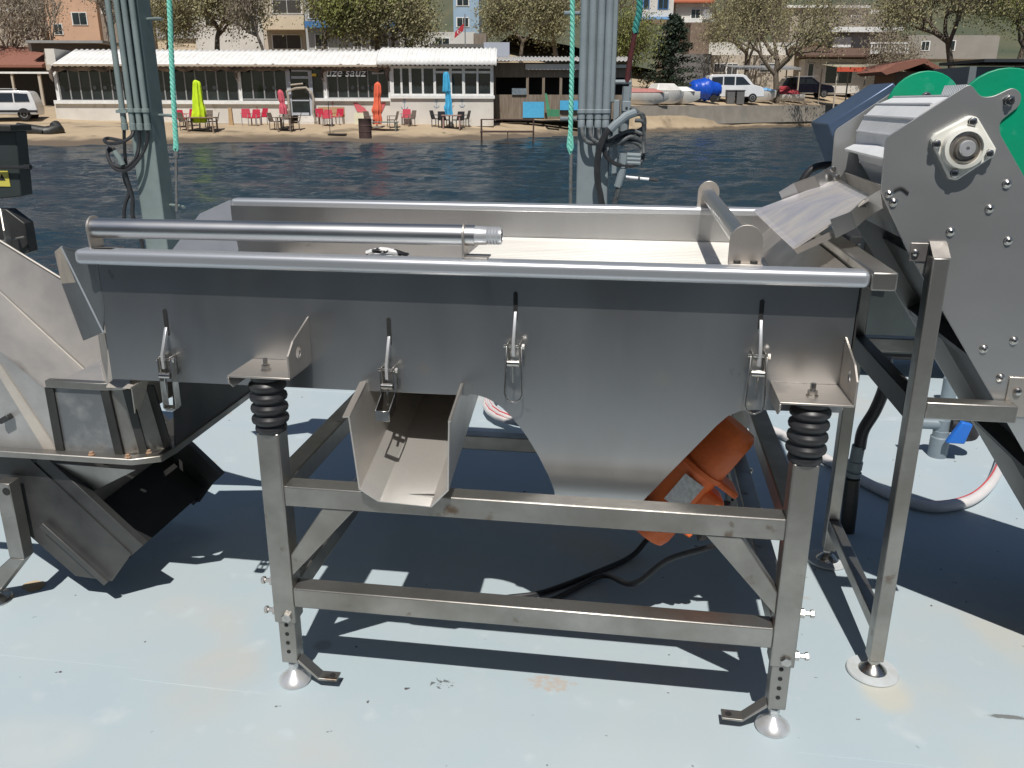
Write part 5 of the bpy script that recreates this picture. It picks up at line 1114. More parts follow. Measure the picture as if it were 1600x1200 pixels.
# seawall
SW = MB(bg=True); n_ = 26; vs = []; fs = []
for k in range(n_+1):
    X = _w0[0]-.5+(_w1[0]+60-_w0[0])*k/n_; D = wallD(X)
    zt = ground(X, D+.35)+.03
    for (dd, z) in ((-.12+.05*sin(k*2), zt-1.3), (0, zt-.35+.08*sin(k*3.1)), (.02, zt), (.5, zt+.01), (.5, zt-1.4)): vs.append((X, D+dd, z))
for k in range(n_):
    for j in range(5): a = k*5+j; c = k*5+(j+1) % 5; fs.append((a, c, c+5, a+5))
fs += [(0, 1, 2, 3, 4), tuple(n_*5+j for j in (4, 3, 2, 1, 0))]
SW.add(vs, fs); tag(SW.build('seawall', CONC), 'low eroded concrete seawall along the sandy shore at the right', 'seawall')
# big pipe on the left shore
b = MB(bg=True); pp = [G(u, v, 43) for u, v in ((28, 200), (50, 203), (70, 206))]; b.tube([(x, 43, z) for x, z in pp], .26, 14); x, z = pp[-1]; b.tube([(x, 43, z-.02), (x+.2, 43.05, z+.02), (x+.5, 43.4, z+.1), (G(86, 196, 43.6)[0], 43.6, G(86, 196, 43.6)[1])], .27, 14)
tag(b.build('outfall_pipe', DARKST), 'dark outfall pipe with an elbow lying on the left shore', 'pipe')
# rusty landing frame in the water
JT = thg('landing_frame', 'rusty steel landing frame standing in the shallow water right of the restaurant', 'jetty', 792, 218, 42.8)
b = MB(bg=True)
RST = mat('rusty_steel', (.09, .05, .04), (.05, .03, .025), rough=.85, scale=6)
X0, zt = G(750, 205, 42.8); X1, _ = G(835, 205, 42.8)
b.box(X0, X1, 42.7, 43.9, zt-.06, zt); b.build('platform', RST, JT)
for X, D in ((X0+.03, 42.73), ((X0+X1)/2, 42.73), (X1-.06, 42.73), (X0+.03, 43.8), (X1-.06, 43.8)):
    b = MB(bg=True); b.box(X, X+.05, D, D+.05, -1.2, zt+.55 if X != (X0+X1)/2 else zt); b.build('leg', RST, JT)
b = MB(bg=True); b.box(X0, X1, 43.81, 43.85, zt+.5, zt+.55); b.build('handrail', RST, JT)
# ================================================================== BEACH FURNITURE
PLRED = mat('red_plastic', (.50, .03, .06), (.42, .02, .05), rough=.45); PLDK = mat('dark_plastic', (.02, .02, .022), rough=.5); PLBR = mat('brown_rattan', (.13, .10, .08), (.2, .16, .13), rough=.8, scale=12)
TW = mat('table_wood', (.20, .13, .09), (.28, .2, .14), rough=.8, scale=4)
def chair_parts(t, m_, legm):
    def bx(n, x0, x1, y0, y1, z0, z1, mm=m_): b = MB(); b.box(x0, x1, y0, y1, z0, z1); return b
    inv = t.matrix_world
    def mk(n, boxes, mm, bev=.01):
        b = MB()
        for q in boxes: b.box(*q)
        b.v = [inv @ p for p in b.v]; return b.build(n, mm, t, bevel=bev)
    mk('seat', [(-.25, .25, -.23, .23, .40, .45)], m_); b = MB(); b.prism([(-.25, .22, .44), (.25, .22, .44), (.22, .34, .88), (-.22, .34, .88)], (0, .03, 0)); b.v = [inv @ p for p in b.v]; b.build('backrest', m_, t, bevel=.01)
    for s in (-1, 1):
        mk('armrest', [(s*.27-.025, s*.27+.025, -.2, .26, .62, .65)], m_)
        for y in (-.2, .2): mk('leg', [(s*.25-.02, s*.25+.02, y-.02, y+.02, 0, .62 if y < 0 else .40)], legm)
def gpt(u, v, D=None):
    if D is None:
        D = 40.0
        while D < 140:
            X, z = G(u, v, D)
            if z <= ground(X, D): break
            D += .1
        if u < 760 and D > 51: D = 51.0
        if u > 1200 and D > 84: D = 84.0
    X, _ = G(u, v, D); return X, D
_ch = {}
def chair(u, v, rz, m_, legm, label, grp):
    X, D = gpt(u, v); w_p = B(X, D, ground(X, D)+.0)
    M_ = Matrix.Translation(w_p) @ Matrix.Rotation(YAW+rz, 4, 'Z')
    key = m_.name
    if key not in _ch:
        t = thing('garden_chair', label, 'chair', (0, 0, 0), 0, grp); chair_parts(t, m_, legm); t.matrix_world = M_; _ch[key] = t
    else: t = dup(_ch[key], M_, label); t['group'] = grp
    return t
gr = 'red plastic chairs on the beach'; gd = 'dark garden chairs round the beach tables'
for u, v, rz, lb in ((284, 199, .6, 'red plastic chair left of the yellow parasol'), (297, 197, -.4, 'red plastic chair directly left behind the yellow parasol'), (386, 196, .3, 'leftmost red plastic chair between the posts and the pink parasol'), (398, 197, -.2, 'red plastic chair in the middle of the row left of the pink parasol'), (409, 195, -.6, 'red plastic chair nearest the pink parasol on its left'),
    (503, 195, .5, 'red plastic chair at the left end of the wooden bench'), (512, 197, 0, 'red plastic chair in front of the wooden bench'), (528, 195, -.4, 'red plastic chair at the right end of the wooden bench')): chair(u, v, pi+rz if False else rz, PLRED, GREYM, lb, gr)
chair(635, 191, 0, PLRED, GREYM, 'red plastic chair alone against the white wall below a blue anchor', gr)
for u, v, rz, lb in ((292, 204, 1.3, 'brown chair at the left of the table under the yellow parasol'), (334, 203, -1.3, 'brown chair at the right of the table under the yellow parasol'), (323, 199, -.4, 'brown chair behind the table under the yellow parasol'),
    (431, 203, 1.3, 'brown chair left of the small table under the pink parasol'), (462, 203, -1.3, 'brown chair right of the small table under the pink parasol'), (447, 199, 0, 'brown chair behind the small table under the pink parasol'),
    (580, 200, 1.0, 'brown chair left of the grey table under the orange parasol'), (613, 200, -1.2, 'brown chair right of the grey table under the orange parasol'), (640, 198, -.9, 'brown chair just in front of the lone red chair')): chair(u, v, rz, PLBR, PLBR, lb, gd)
gk = 'black chairs tipped against the table under the blue parasol'
for u, v, rz, lb in ((683, 198, 1.2, 'black chair leftmost at the table under the blue parasol'), (694, 200, .5, 'black chair front left of the blue parasol'), (716, 200, -.5, 'black chair front right of the blue parasol'), (725, 198, -1.2, 'black chair rightmost at the table under the blue parasol')): chair(u, v, rz, PLDK, PLDK, lb, gk)
def table(u, v, w2, m_, label, h=.72):
    X, D = gpt(u, v); z = ground(X, D); t = thing('beach_table', label, 'table', B(X, D, z), YAW)
    b = MB(bg=True); b.box(X-w2, X+w2, D-.4, D+.4, z+h-.05, z+h); b.build('tabletop', m_, t, bevel=.01)
    for sx in (-1, 1):
        for sy in (-1, 1): b = MB(bg=True); b.box(X+sx*(w2-.1)-.03, X+sx*(w2-.1)+.03, D+sy*.32-.03, D+sy*.32+.03, z-.03, z+h-.05); b.build('leg', m_, t)
table(317, 206, .75, TW, 'long wooden table under the yellow parasol'); table(447, 205, .42, PLBR, 'small brown table under the pink parasol'); table(598, 204, .85, mat('grey_green_table', (.16, .19, .17), rough=.7), 'grey green table under the orange parasol', .45); table(706, 201, .55, mat('faded_pink_table', (.38, .24, .22), rough=.7), 'faded pink table under the blue parasol')
# closed parasols
def parasol(pts, vb, col, label, D=None):
    u0 = pts[-1][0]; X, D = gpt(u0, vb); z0 = ground(X, D)
    M_ = mat('parasol_cloth_'+label.split()[1], col, tuple(c*.75 for c in col), rough=.8, scale=4, stretch=(3, 3, .5))
    t = thing('parasol', label, 'parasol', B(X, D, z0), YAW)
    path = []; rad = []
    for u, v, w in pts: x, z = G(u, v, D); path.append((x, D, z)); rad.append(w*D/FPX)
    b = MB(bg=True); pp = smooth_path(path, 4); rr = []
    for i in range(len(pp)):
        f = i/4; k = min(int(f), len(rad)-2); rr.append(rad[k]+(rad[k+1]-rad[k])*(f-k))
    n = 16; vs = []; fs = []; rnd = random.Random(len(label))
    for i, p_ in enumerate(pp):
        for k in range(n):
            a = 2*pi*k/n; r = rr[i]*(1+(.20 if k % 2 else -.16)*(1 if i > 1 else .2)+rnd.uniform(-.05, .05)); vs.append((p_.x+r*cos(a), p_.y+r*sin(a), p_.z))
    for i in range(len(pp)-1):
        for k in range(n): fs.append((i*n+k, i*n+(k+1) % n, (i+1)*n+(k+1) % n, (i+1)*n+k))
    fs += [tuple(range(n)), tuple(range((len(pp)-1)*n, len(pp)*n))]
    b.add(vs, fs); b.build('canopy_cloth', M_, t, sharp=60)
    b = MB(bg=True); b.tube([(X, D, z0-.05), (path[-1][0], D, path[-1][2])], .035, 8); b.build('pole', GREYM, t)
    b = MB(bg=True); b.lathe((X, D, z0), (0, 0, 1), [(.28, 0), (.28, .06), (.08, .09)], 16); b.build('base', CONC, t)
parasol([(305, 125, 1.5), (307, 129, 4.5), (308, 142, 5.5), (309, 157, 6.5), (311, 172, 8), (311, 182, 9), (312, 192, 8)], 203, (.62, .86, .02), 'closed neon yellow parasol on the beach')
parasol([(437, 140, 1), (438, 144, 3.5), (440, 156, 4), (441, 161, 3), (442, 168, 5), (443, 178, 5)], 202, (.66, .12, .16), 'closed pink parasol beside the restaurant door')
parasol([(590, 128, 1), (590, 132, 4), (590, 145, 5), (589.5, 152, 4.2), (589.5, 160, 4.6), (589, 172, 7), (589, 178, 5.5), (590, 186, 6), (589, 194, 6)], 200, (.85, .16, .08), 'closed orange parasol between two pink painted shapes')
parasol([(697, 112, 1), (697, 116, 3.8), (698, 133, 5), (698, 143, 5.5), (700, 146, 3.5), (701, 162, 4.5), (700, 168, 5.5), (702, 180, 5)], 199, (.06, .42, .70), 'closed blue parasol below the white framed windows')
def fish(poly, D, label):
    pts = [G(u, v, D) for u, v in poly]; b = MB(bg=True); b.prism([(x, D, z) for x, z in pts], (0, .03, 0)); o = b.build('painted_shape', mat('pink_paint', (.66, .14, .16), rough=.8) if 'pink_paint' not in bpy.data.materials else bpy.data.materials['pink_paint'], R_)
fish([(552, 161), (556, 160), (562, 164), (569, 168), (574, 174), (574, 179), (571, 181), (565, 177), (558, 174), (555, 168)], RD-.04, 'pink')
fish([(582, 178), (584, 170), (590, 168), (598, 160), (602, 160), (602, 163), (598, 172), (594, 180), (588, 181)], RD-.04, 'pink')
# bench, stump, barrel, sign, poles
X, D = gpt(518, 193); z = ground(X, D); t = thing('wooden_bench', 'light wooden bench back against the restaurant wall behind the red chairs', 'bench', B(X, D, z), YAW)
WOODL = mat('light_wood', (.50, .34, .18), (.40, .27, .15), rough=.8, scale=3, stretch=(.5, 1, 8))
b = MB(bg=True); b.box(X-.75, X+.75, D+.2, D+.26, z+.45, z+.95); b.build('backrest', WOODL, t); b = MB(bg=True); b.box(X-.75, X+.75, D-.2, D+.19, z+.42, z+.46); b.build('seat', WOODL, t)
for s in (-.7, .7): b = MB(bg=True); b.box(X+s-.03, X+s+.03, D-.18, D+.18, z, z+.42); b.build('leg', WOODL, t)
X, D = gpt(571, 213, 43.6); z = G(571, 213, 43.6)[1]; t = thing('rusty_barrel', 'dark rusty barrel standing at the waterline below the orange parasol', 'barrel', B(X, D, z), YAW)
b = MB(bg=True); r_ = 9.5*D/FPX; h_ = 27*D/FPX; b.lathe((X, D, z-.1), (0, 0, 1), [(r_, 0), (r_, h_*.33), (r_*1.05, h_*.35), (r_, h_*.37), (r_, h_*.66), (r_*1.05, h_*.68), (r_, h_*.7), (r_, h_), (r_*1.04, h_+.02), (r_*1.04, h_+.05), (r_*.92, h_+.05), (r_*.92, h_)], 24); b.build('barrel_body', mat('barrel_rust', (.055, .032, .03), (.09, .05, .04), rough=.8, scale=8), t)
X, D = gpt(361, 196); z = ground(X, D); b = MB(bg=True); b.prism([(X-.12, D, z-.05), (X+.12, D, z-.05), (X+.10, D, z+.9), (X-.08, D, z+.92)], (0, .15, 0)); tag(b.build('timber_post', WOODL), 'short brown timber post against the white wall between the two groups of red chairs', 'post')
X, D = gpt(516, 211); z = ground(X, D); t = thing('shower_pole', 'thin black pole on a flat base standing at the waterline below the restaurant door', 'pole', B(X, D, z), YAW)
b = MB(bg=True); b.tube([(X, D, z-.1), (X, D, G(515, 158, D)[1])], .018, 6); b.build('pole', BLACK, t); b = MB(bg=True); b.box(X-.1, X+.85, D-.2, D+.2, z, z+.06); b.build('base', DARKST, t)
X, D = gpt(561, 194); z = ground(X, D); b = MB(bg=True); b.box(X-.25, X+.3, D, D+.05, z, z+.65); tag(b.build('white_board', mat('cream_board', (.72, .70, .52), rough=.7)), 'cream board leaning on the restaurant wall left of the orange parasol', 'board')
# ================================================================== BOATS AND VEHICLES
TY = mat('tyre', (.015, .015, .016), rough=.8); CG = mat('car_glass', (.02, .025, .03), rough=.05, spec=.8); CW = mat('white_car_paint', (.72, .73, .74), rough=.25, coat=.6, scale=1); CB = mat('black_car_paint', (.008, .010, .018), rough=.15, coat=.8, scale=1)
def car(name, label, cat, u, v, D, rz, Lc, Hc, Wc, m_, prof, glass, wheels, rails=False):
    D0 = D; X, D = gpt(u, v) if D else gpt(u, v); z = ground(X, D); k_ = D/D0; Lc *= k_; Hc *= k_; Wc *= k_; p0 = B(X, D, z); t = thing(name, label, cat, p0, YAW+rz)
    prof = [(x, zz*k_) for x, zz in prof]; glass = [[(x, zz*k_) for x, zz in g] for g in glass]
    Mx = t.matrix_world
    def mk(nm, b, mm, par=t, bev=0): b.v = [Mx @ p for p in b.v]; return b.build(nm, mm, par, bevel=bev, seg=3)
    # body loft across width: narrow at the top
    vs = []; fs = []; n = len(prof)
    for wy, sc in ((-1, 0), (-.93, 1), (.93, 1), (1, 0)):
        for (x, zz) in prof:
            tum = max(0, (zz-.52*Hc)/Hc)*.28
            vs.append((x*Lc, wy*Wc/2*(1-tum)*(1 if sc == 0 else 1.0), zz if True else 0))
    # outer skins at +-W/2 directly
    vs = []
    for wy in (-1, 1):
        for (x, zz) in prof: tum = max(0, (zz/Hc-.52))*.30; vs.append((x*Lc, wy*Wc/2*(1-tum), zz))
    fs = [tuple(range(n)), tuple(range(2*n-1, n-1, -1))]+[(i, i+n, (i+1) % n+n, (i+1) % n) for i in range(n)]
    b = MB(); b.add(vs, fs); body = mk('body', b, m_, bev=.05)
    for g in glass:
        for s in (-1, 1):
            b = MB(); pp = []
            for (x, zz) in g: tum = max(0, (zz/Hc-.52))*.30; pp.append((x*Lc, s*(Wc/2*(1-tum)+.006), zz))
            b.sheet(pp, .012); mk('window', b, CG)
    for x in wheels:
        for s in (-1, 1):
            b = MB(); b.lathe((x*Lc, s*(Wc/2-.17), .33), (0, s, 0), [(.20, .0), (.33, .01), (.34, .05), (.34, .17), (.32, .20), (.22, .205)], 24); w = mk('wheel', b, TY); b = MB(); b.lathe((x*Lc, s*(Wc/2-.0), .33), (0, s, 0), [(.21, .03), (.19, .038), (.06, .025), (.03, .04), (.0001, .04)], 14); mk('rim', b, GREYM, w)
    if rails:
        for s in (-1, 1): b = MB(); b.tube([(-.38*Lc, s*.55, Hc+.06), (.18*Lc, s*.55, Hc+.06)], .025, 6); mk('roof_rail', b, GREYM)
    return t, mk
van = [(-.49, .35), (-.5, .75), (-.48, 1.15), (-.44, 1.70), (-.40, 1.80), (.10, 1.82), (.17, 1.74), (.30, 1.15), (.45, 1.0), (.49, .80), (.5, .35)]
vg = [[(-.42, 1.15), (-.40, 1.62), (-.22, 1.66), (-.22, 1.13)], [(-.20, 1.13), (-.20, 1.66), (-.02, 1.66), (-.02, 1.12)], [(.0, 1.12), (.0, 1.66), (.12, 1.64), (.25, 1.14)]]
van_m = [(-x, zz) for x, zz in van]; vgm = [[(-x, zz) for x, zz in g] for g in vg]
t, mk = car('parked_van', 'white small passenger van with roof rails parked at the far left', 'van', 6, 172, 57.5, .22, 4.4, 1.85, 1.75, CW, [(x, zz) for x, zz in van_m], vgm, (-.30, .32), True)
b = MB(); b.box(-2.0, 2.0, -.895, -.88, .42, .56); mk('side_moulding', b, BLACKM)
b = MB(); b.box(-2.22, -2.12, -.75, -.45, .75, .95); mk('headlight', b, CG)
t, mk = car('parked_pickup', 'white boxy van behind the blue tarp and the tree trunk', 'van', 1143, 160, 66, 0, 4.3, 1.95, 1.75, CW, [(x, zz*1.06) for x, zz in van], [[(x, zz*1.06) for x, zz in g] for g in vg], (-.32, .30))
suv = [(-.49, .40), (-.5, .85), (-.47, 1.15), (-.40, 1.62), (-.34, 1.70), (.02, 1.70), (.10, 1.62), (.24, 1.15), (.44, 1.02), (.49, .85), (.5, .40)]
sg_ = [[(-.40, 1.15), (-.36, 1.55), (-.24, 1.58), (-.24, 1.13)], [(-.22, 1.13), (-.22, 1.58), (-.06, 1.58), (-.06, 1.13)], [(-.04, 1.13), (-.04, 1.58), (.06, 1.55), (.18, 1.13)]]
t, mk = car('parked_suv', 'black off-road car parked in front of the balcony house', 'car', 1256, 150, 80, 0, 4.7, 1.72, 1.85, CB, suv, sg_, (-.31, .31), True)
def hullboat(name, label, cat, u, v, D, Lb, Wb, Hb, rz, top, m_, topm, tip=.25):
    D0 = D; X, D = gpt(u, v); z = ground(X, D)+.03; k_ = D/D0; Lb *= k_; Wb *= k_; Hb *= k_; top = [tuple(c*k_ for c in q) for q in top]; t = thing(name, label, cat, B(X, D, z), YAW+rz); Mx = t.matrix_world
    def mk(nm, b, mm, bev=0): b.v = [Mx @ p for p in b.v]; return b.build(nm, mm, t, bevel=bev, seg=3)
    # lofted hull: sections along x
    vs = []; fs = []; N = 9
    for i in range(N+1):
        s = i/N; x = (s-.5)*Lb; w2 = Wb/2*(1-.75*max(0, (s-.55)/.45)**1.8); lift = .45*Hb*max(0, (s-.6)/.4)**1.6
        vs += [(x, -w2, Hb), (x, -w2*.96, Hb*.55+lift*.4), (x, -w2*.6, lift), (x, w2*.6, lift), (x, w2*.96, Hb*.55+lift*.4), (x, w2, Hb), (x, 0, Hb+.04)]
    for i in range(N):
        for j in range(7): a = i*7+j; c = i*7+(j+1) % 7; fs.append((a, c, c+7, a+7))
    fs += [tuple(range(7)), tuple(range(N*7+6, N*7-1, -1))]
    b = MB(); b.add(vs, fs); mk('hull', b, m_)
    for q in top:
        b = MB(); x0, x1, y0, y1, z0, z1 = q; dx = (x1-x0)*.18
        b.add([(x0, y0, z0), (x1, y0, z0), (x1, y1, z0), (x0, y1, z0), (x0+dx*.6, y0*.75, z1), (x1-dx*1.6, y0*.75, z1), (x1-dx*1.6, y1*.75, z1), (x0+dx*.6, y1*.75, z1)], [(0, 1, 2, 3), (4, 5, 6, 7), (0, 1, 5, 4), (1, 2, 6, 5), (2, 3, 7, 6), (3, 0, 4, 7)]); mk('seat_deck', b, topm, .06)
    return t, mk
HWt = mat('white_gelcoat', (.75, .74, .70), (.66, .64, .60), rough=.35, scale=2); RDP = mat('faded_red_deck', (.42, .16, .14), rough=.6); BLP = mat('blue_deck', (.14, .34, .58), rough=.5)
hullboat('pedal_boat', 'white pedal boat with faded red deck nearest the mast on the seawall', 'boat', 1008, 164, 62, 3.2, 1.7, .75, .1, [(-1.4, 1.2, -.75, .75, .78, 1.05)], HWt, RDP)
hullboat('pedal_boat', 'white pedal boat second from the mast with black outboard shape', 'boat', 1040, 163, 63, 2.7, 1.6, .85, .4, [(-1.2, .9, -.7, .7, .87, 1.35)], HWt, HWt)
hullboat('pedal_boat', 'white upturned boat beside the blue tarp covered boat', 'boat', 1064, 163, 63.5, 2.6, 1.6, .80, -.3, [(-1.2, 1.0, -.7, .7, .82, 1.15)], HWt, HWt)
hullboat('pedal_boat', 'white pedal boat with light blue deck left of the jet ski', 'boat', 1184, 160, 70, 2.7, 1.6, .80, 0, [(-1.3, 1.2, -.75, .75, .82, 1.05)], HWt, BLP)
hullboat('jet_ski', 'white jet ski with red hood right of the blue decked pedal boat', 'jet ski', 1226, 158.5, 73, 2.9, 1.15, .50, pi, [(-1.1, 1.2, -.5, .5, .52, .85), (-.3, .9, -.35, .35, .85, 1.15)], HWt, mat('jet_red', (.40, .04, .05), rough=.35))
# tarp covered boat: lumpy blue tarpaulin
X, D = gpt(1104, 163); D += 1.0; z = ground(X, D); t = thing('covered_boat', 'boat on a trailer wrapped in a shiny bright blue tarpaulin', 'boat', B(X, D, z), YAW)
vs = []; fs = []; N, K = 22, 16; rnd = random.Random(5)
for i in range(N+1):
    s = i/N; x = (s-.5)*2.5
    h_ = interp(s, [(0, .7), (.06, 1.1), (.2, 1.35), (.5, 1.5), (.62, 1.45), (.72, 1.05), (.9, .95), (1, .6)]); w2 = interp(s, [(0, .5), (.15, .85), (.6, .8), (1, .3)])
    for k in range(K):
        a = 2*pi*k/K; vs.append((X+x+rnd.uniform(-.03, .03), D+w2*cos(a)*(1+rnd.uniform(-.06, .06)), z+.95+h_*.55*sin(a)*(1+rnd.uniform(-.08, .08))))
for i in range(N):
    for k in range(K): fs.append((i*K+k, i*K+(k+1) % K, (i+1)*K+(k+1) % K, (i+1)*K+k))
fs += [tuple(range(K)), tuple(range(N*K+K-1, N*K-1, -1))]
b = MB(bg=True); b.add(vs, fs); b.build('tarpaulin', mat('blue_tarp', (.01, .09, .55), (.01, .06, .40), rough=.35, scale=5, bump=.6, bscale=14), t)
for x in (-.75, .6): b = MB(bg=True); b.lathe((X+x, D-.6, z+.28), (0, 1, 0), [(.12, 0), (.28, .02), (.28, .16), (.12, .18)], 16); b.build('trailer_wheel', TY, t)
b = MB(bg=True); b.box(X-1.1, X+1.2, D-.4, D+.4, z+.35, z+.48); b.build('trailer_frame', DARKST, t)
# people-high clutter: bins
X, D = gpt(1143, 163); z = ground(X, D)
for k in range(2):
    b = MB(bg=True); b.box(X-.35+k*.75, X+.25+k*.75, D+.1, D+.7, z, z+1.0); b.box(X-.4+k*.75, X+.3+k*.75, D+.05, D+.75, z+1.0, z+1.08); tag(b.build('waste_bin', mat('bin_grey', (.12, .12, .12), rough=.7) if k == 0 else bpy.data.materials['bin_grey'], bevel=.02), ['grey waste bin next to the blue tarp', 'grey waste bin nearer the tree trunk'][k], 'waste bin')

# ================================================================== TREES
BARK = mat('bark', (.11, .085, .06), (.18, .145, .11), rough=.9, scale=2, stretch=(3, 3, .6))
BARKG = mat('pale_bark', (.22, .18, .14), (.32, .28, .23), rough=.9, scale=2, stretch=(3, 3, .6))
def leafmat(nm, a, b_): return mat(nm, a, b_, rough=.7, scale=.9, contrast=(.4, .6))
LF = {'olive': leafmat('olive_spring_leaves', (.30, .27, .14), (.19, .175, .08)), 'green': leafmat('green_leaves', (.22, .23, .06), (.12, .13, .035)), 'brown': leafmat('brown_buds', (.32, .27, .19), (.22, .175, .12)), 'dark': leafmat('dark_needles', (.022, .04, .018), (.012, .024, .012))}
def tree(label, u, vb, D, vt, halfw, leaf='olive', dens=1.0, seed=1, lean=0, trunk_h=.28, bark=None, lsize=.072, cat='tree', group='spring trees along the shore road'):
    rnd = random.Random(seed); X, z0 = G(u, vb, D); z0 = min(z0, ground(X, D)) if abs(z0-ground(X, D)) < 3 else z0
    H = G(u, vt, D)[1]-z0; Wd = halfw*D/FPX
    t = thing('tree', label, cat, B(X, D, z0), YAW, group)
    tb = MB(bg=True); lv = []; lf_ = []
    def leaves(c, n, sp):
        for _ in range(n):
            p = (c[0]+rnd.gauss(0, sp), c[1]+rnd.gauss(0, sp), c[2]+rnd.gauss(0, sp*.8)); s = lsize*rnd.uniform(.5, 1.3)
            a = Vector((rnd.gauss(0, 1), rnd.gauss(0, 1), rnd.gauss(0, 1))).normalized(); b_ = a.orthogonal().normalized(); c_ = a.cross(b_)
            k = len(lv); P3 = Vector(p); lv.extend([P3+b_*s, P3+c_*s*.6, P3-b_*s, P3-c_*s*.6]); lf_.append((k, k+1, k+2, k+3))
    def br(p, d, l, r, lev):
        pts = [p]; dd = d.copy(); q = p.copy(); nseg = 3
        for i in range(nseg):
            dd = (dd+Vector((rnd.gauss(0, .16), rnd.gauss(0, .16), rnd.gauss(0, .10)+.05))).normalized(); q = q+dd*l/nseg; pts.append(q.copy())
        tb.tube([p_.to_tuple() for p_ in pts], [r*(1-.35*i/nseg) for i in range(nseg+1)], 7 if lev == 0 else 5 if lev < 3 else 3, caps=False)
        if lev >= 2: 
            for p_ in pts[1:]: leaves(p_, int(2.6*dens*(lev-1)+rnd.random()), .62)
        if lev == 4:
            leaves(q, int(11*dens), .70)
            for _ in range(3):
                e = q+Vector((rnd.gauss(0, .45), rnd.gauss(0, .45), rnd.gauss(.15, .4))); tb.tube([q.to_tuple(), e.to_tuple()], [.012, .006], 3, caps=False)
            return
        nb = (5, 4, 3, 3)[lev] if lev < 4 else 0
        for k in range(nb):
            az = 2*pi*(k+rnd.random()*.7)/nb; tilt = rnd.uniform(.45, .95)+(.15 if lev == 0 else 0)
            o1 = dd.orthogonal().normalized(); o2 = dd.cross(o1); nd = (dd*cos(tilt)+(o1*cos(az)+o2*sin(az))*sin(tilt)); nd.x *= asp; nd.normalize()
            if nd.z < -.15: nd.z = abs(nd.z)*.3
            st = pts[-1] if k < 2 else pts[-2].lerp(pts[-1], rnd.random())
            br(st, nd, l*(.80 if lev == 0 else rnd.uniform(.58, .78)), r*.58, lev+1)
    asp = max(.6, min(1.8, Wd/(H*.45)))
    l0 = H*trunk_h
    br(Vector((X, D, z0-.2)), Vector((lean, 0, 1)).normalized(), l0, H*.022+.05, 0)
    tb.build('trunk', bark or BARK, t, sharp=80, recalc=False)
    # scale crown to the measured height and width
    cr = MB(bg=True)
    cr.add(lv, lf_, False); ob = cr.build('crown', LF[leaf], t, recalc=False)
    zs = sorted(p_[2] for p_ in lv); xs_ = sorted(abs(p_[0]-X) for p_ in lv)
    top = zs[int(len(zs)*.99)]-z0; wid = xs_[int(len(xs_)*.96)]
    sz = H/top; sx = max(.5, min(2.2, Wd/wid))
    for o in [c for c in bpy.data.objects if c.parent == t]:
        for v_ in o.data.vertices: v_.co.z *= sz; v_.co.x *= sx; v_.co.y *= (sx+1)/2
    return t
tree('bare budding tree at the far left above the tiled shed', 17, 110, 66, -40, 55, 'brown', .8, 1, bark=BARKG, trunk_h=.3)
tree('bare pale tree in front of the grey taupe block', 62, 100, 70, -60, 45, 'brown', .35, 2, bark=BARKG)
tree('slim budding tree behind the conduits of the left mast', 168, 82, 66, -50, 32, 'brown', .4, 31, bark=BARKG)
tree('budding tree just right of the left mast', 262, 84, 64, -20, 40, 'olive', 1.2, 3)
tree('wide budding tree right of the turquoise rope', 340, 84, 62, -50, 70, 'olive', 1.5, 4)
tree('slender budding tree left of the cream balcony', 412, 84, 60, -70, 40, 'brown', .9, 5, bark=BARKG)
tree('green spring tree above the restaurant door', 590, 82, 62, -60, 75, 'green', 2.4, 6, lean=-.05)
tree('second trunk spring tree above the restaurant window lettering', 614, 82, 61, -20, 60, 'olive', 1.9, 7, lean=.1)
tree('budding tree left of the blue banded house front', 505, 84, 63, -40, 50, 'olive', 1.1, 8)
tree('budding tree behind the wooden shack, left', 815, 98, 68, -20, 60, 'olive', 1.8, 9)
tree('budding tree behind the wooden shack, nearer the right mast', 870, 98, 70, -60, 70, 'olive', 1.6, 10, bark=BARKG)
tree('light green tree between the right mast and the conifer', 985, 130, 66, 15, 48, 'green', 2.0, 12)
tree('grey budding tree high behind the right mast', 960, 60, 100, -60, 60, 'olive', 1.2, 13)
tree('budding tree above the white pickup van', 1165, 110, 88, -30, 60, 'olive', 1.0, 14)
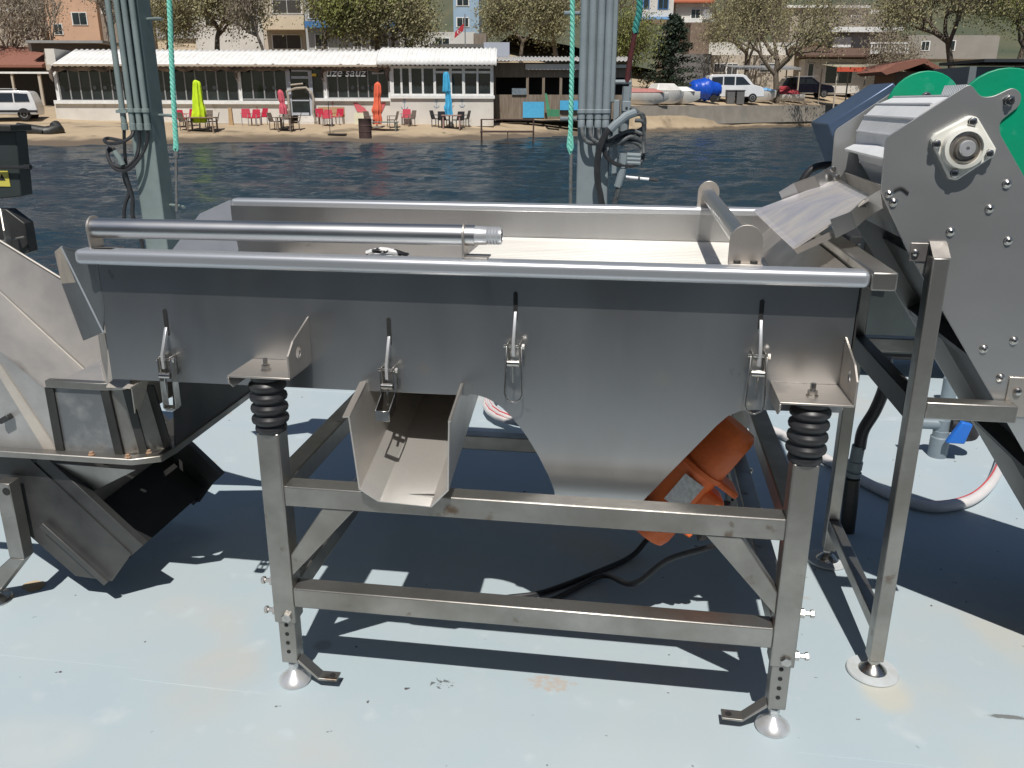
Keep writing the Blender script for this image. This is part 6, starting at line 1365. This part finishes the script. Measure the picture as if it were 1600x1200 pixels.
tree('wide budding tree with leaning trunk behind the pedal boats', 1214, 150, 76, -40, 85, 'olive', 1.6, 15, lean=-.12)
tree('thin bare tree in front of the balcony house', 1330, 112, 96, -10, 60, 'brown', .6, 16, bark=BARKG)
tree('large budding tree above the kiosk', 1490, 128, 72, -70, 110, 'olive', 2.6, 17, lean=-.05)
tree('budding tree at the right edge above the container', 1590, 110, 74, -60, 80, 'green', 2.2, 18)
tree('low budding shrub tree left of the kiosk', 1385, 118, 90, 40, 40, 'brown', 1.4, 19, bark=BARKG)
# conifer: layered boughs of small needles clumps
def conifer(label, u, vb, D, vt, halfw, seed):
    rnd = random.Random(seed); X, z0 = G(u, vb, D); H = G(u, vt, D)[1]-z0; Wd = halfw*D/FPX
    t = thing('conifer', label, 'tree', B(X, D, z0), YAW); b = MB(bg=True); b.tube([(X, D, z0-.3), (X+.05, D, z0+H*.5), (X, D, z0+H*.95)], [.2, .13, .03], 8)
    lv = []; lf_ = []
    for k in range(150):
        f = rnd.random()**.8; z = z0+H*(.12+.86*f); rad = Wd*(1-f)**.6*rnd.uniform(.5, 1.12)+.15; az = rnd.uniform(0, 2*pi); tip = Vector((X+rad*cos(az), D+rad*sin(az), z-rad*.12+rnd.uniform(-.1, .25)))
        st = Vector((X, D, z)); b.tube([st.to_tuple(), tip.to_tuple()], [.03, .008], 3, caps=False)
        for j in range(70):
            s = rnd.random()**.6; c = st.lerp(tip, s)+Vector((rnd.gauss(0, .16), rnd.gauss(0, .16), rnd.gauss(0, .10))); a = Vector((rnd.gauss(0, 1), rnd.gauss(0, 1), rnd.gauss(0, 1))).normalized(); b_ = a.orthogonal().normalized(); c_ = a.cross(b_); q = rnd.uniform(.05, .13); k0 = len(lv)
            lv.extend([c+b_*q, c+c_*q*.6, c-b_*q, c-c_*q*.6]); lf_.append((k0, k0+1, k0+2, k0+3))
    b.build('trunk', BARK, t, recalc=False); c = MB(bg=True); c.add(lv, lf_, False); c.build('crown', LF['dark'], t, recalc=False)
conifer('dark green dense conifer right of the right mast above the boats', 1047, 150, 70, 25, 46, 3)
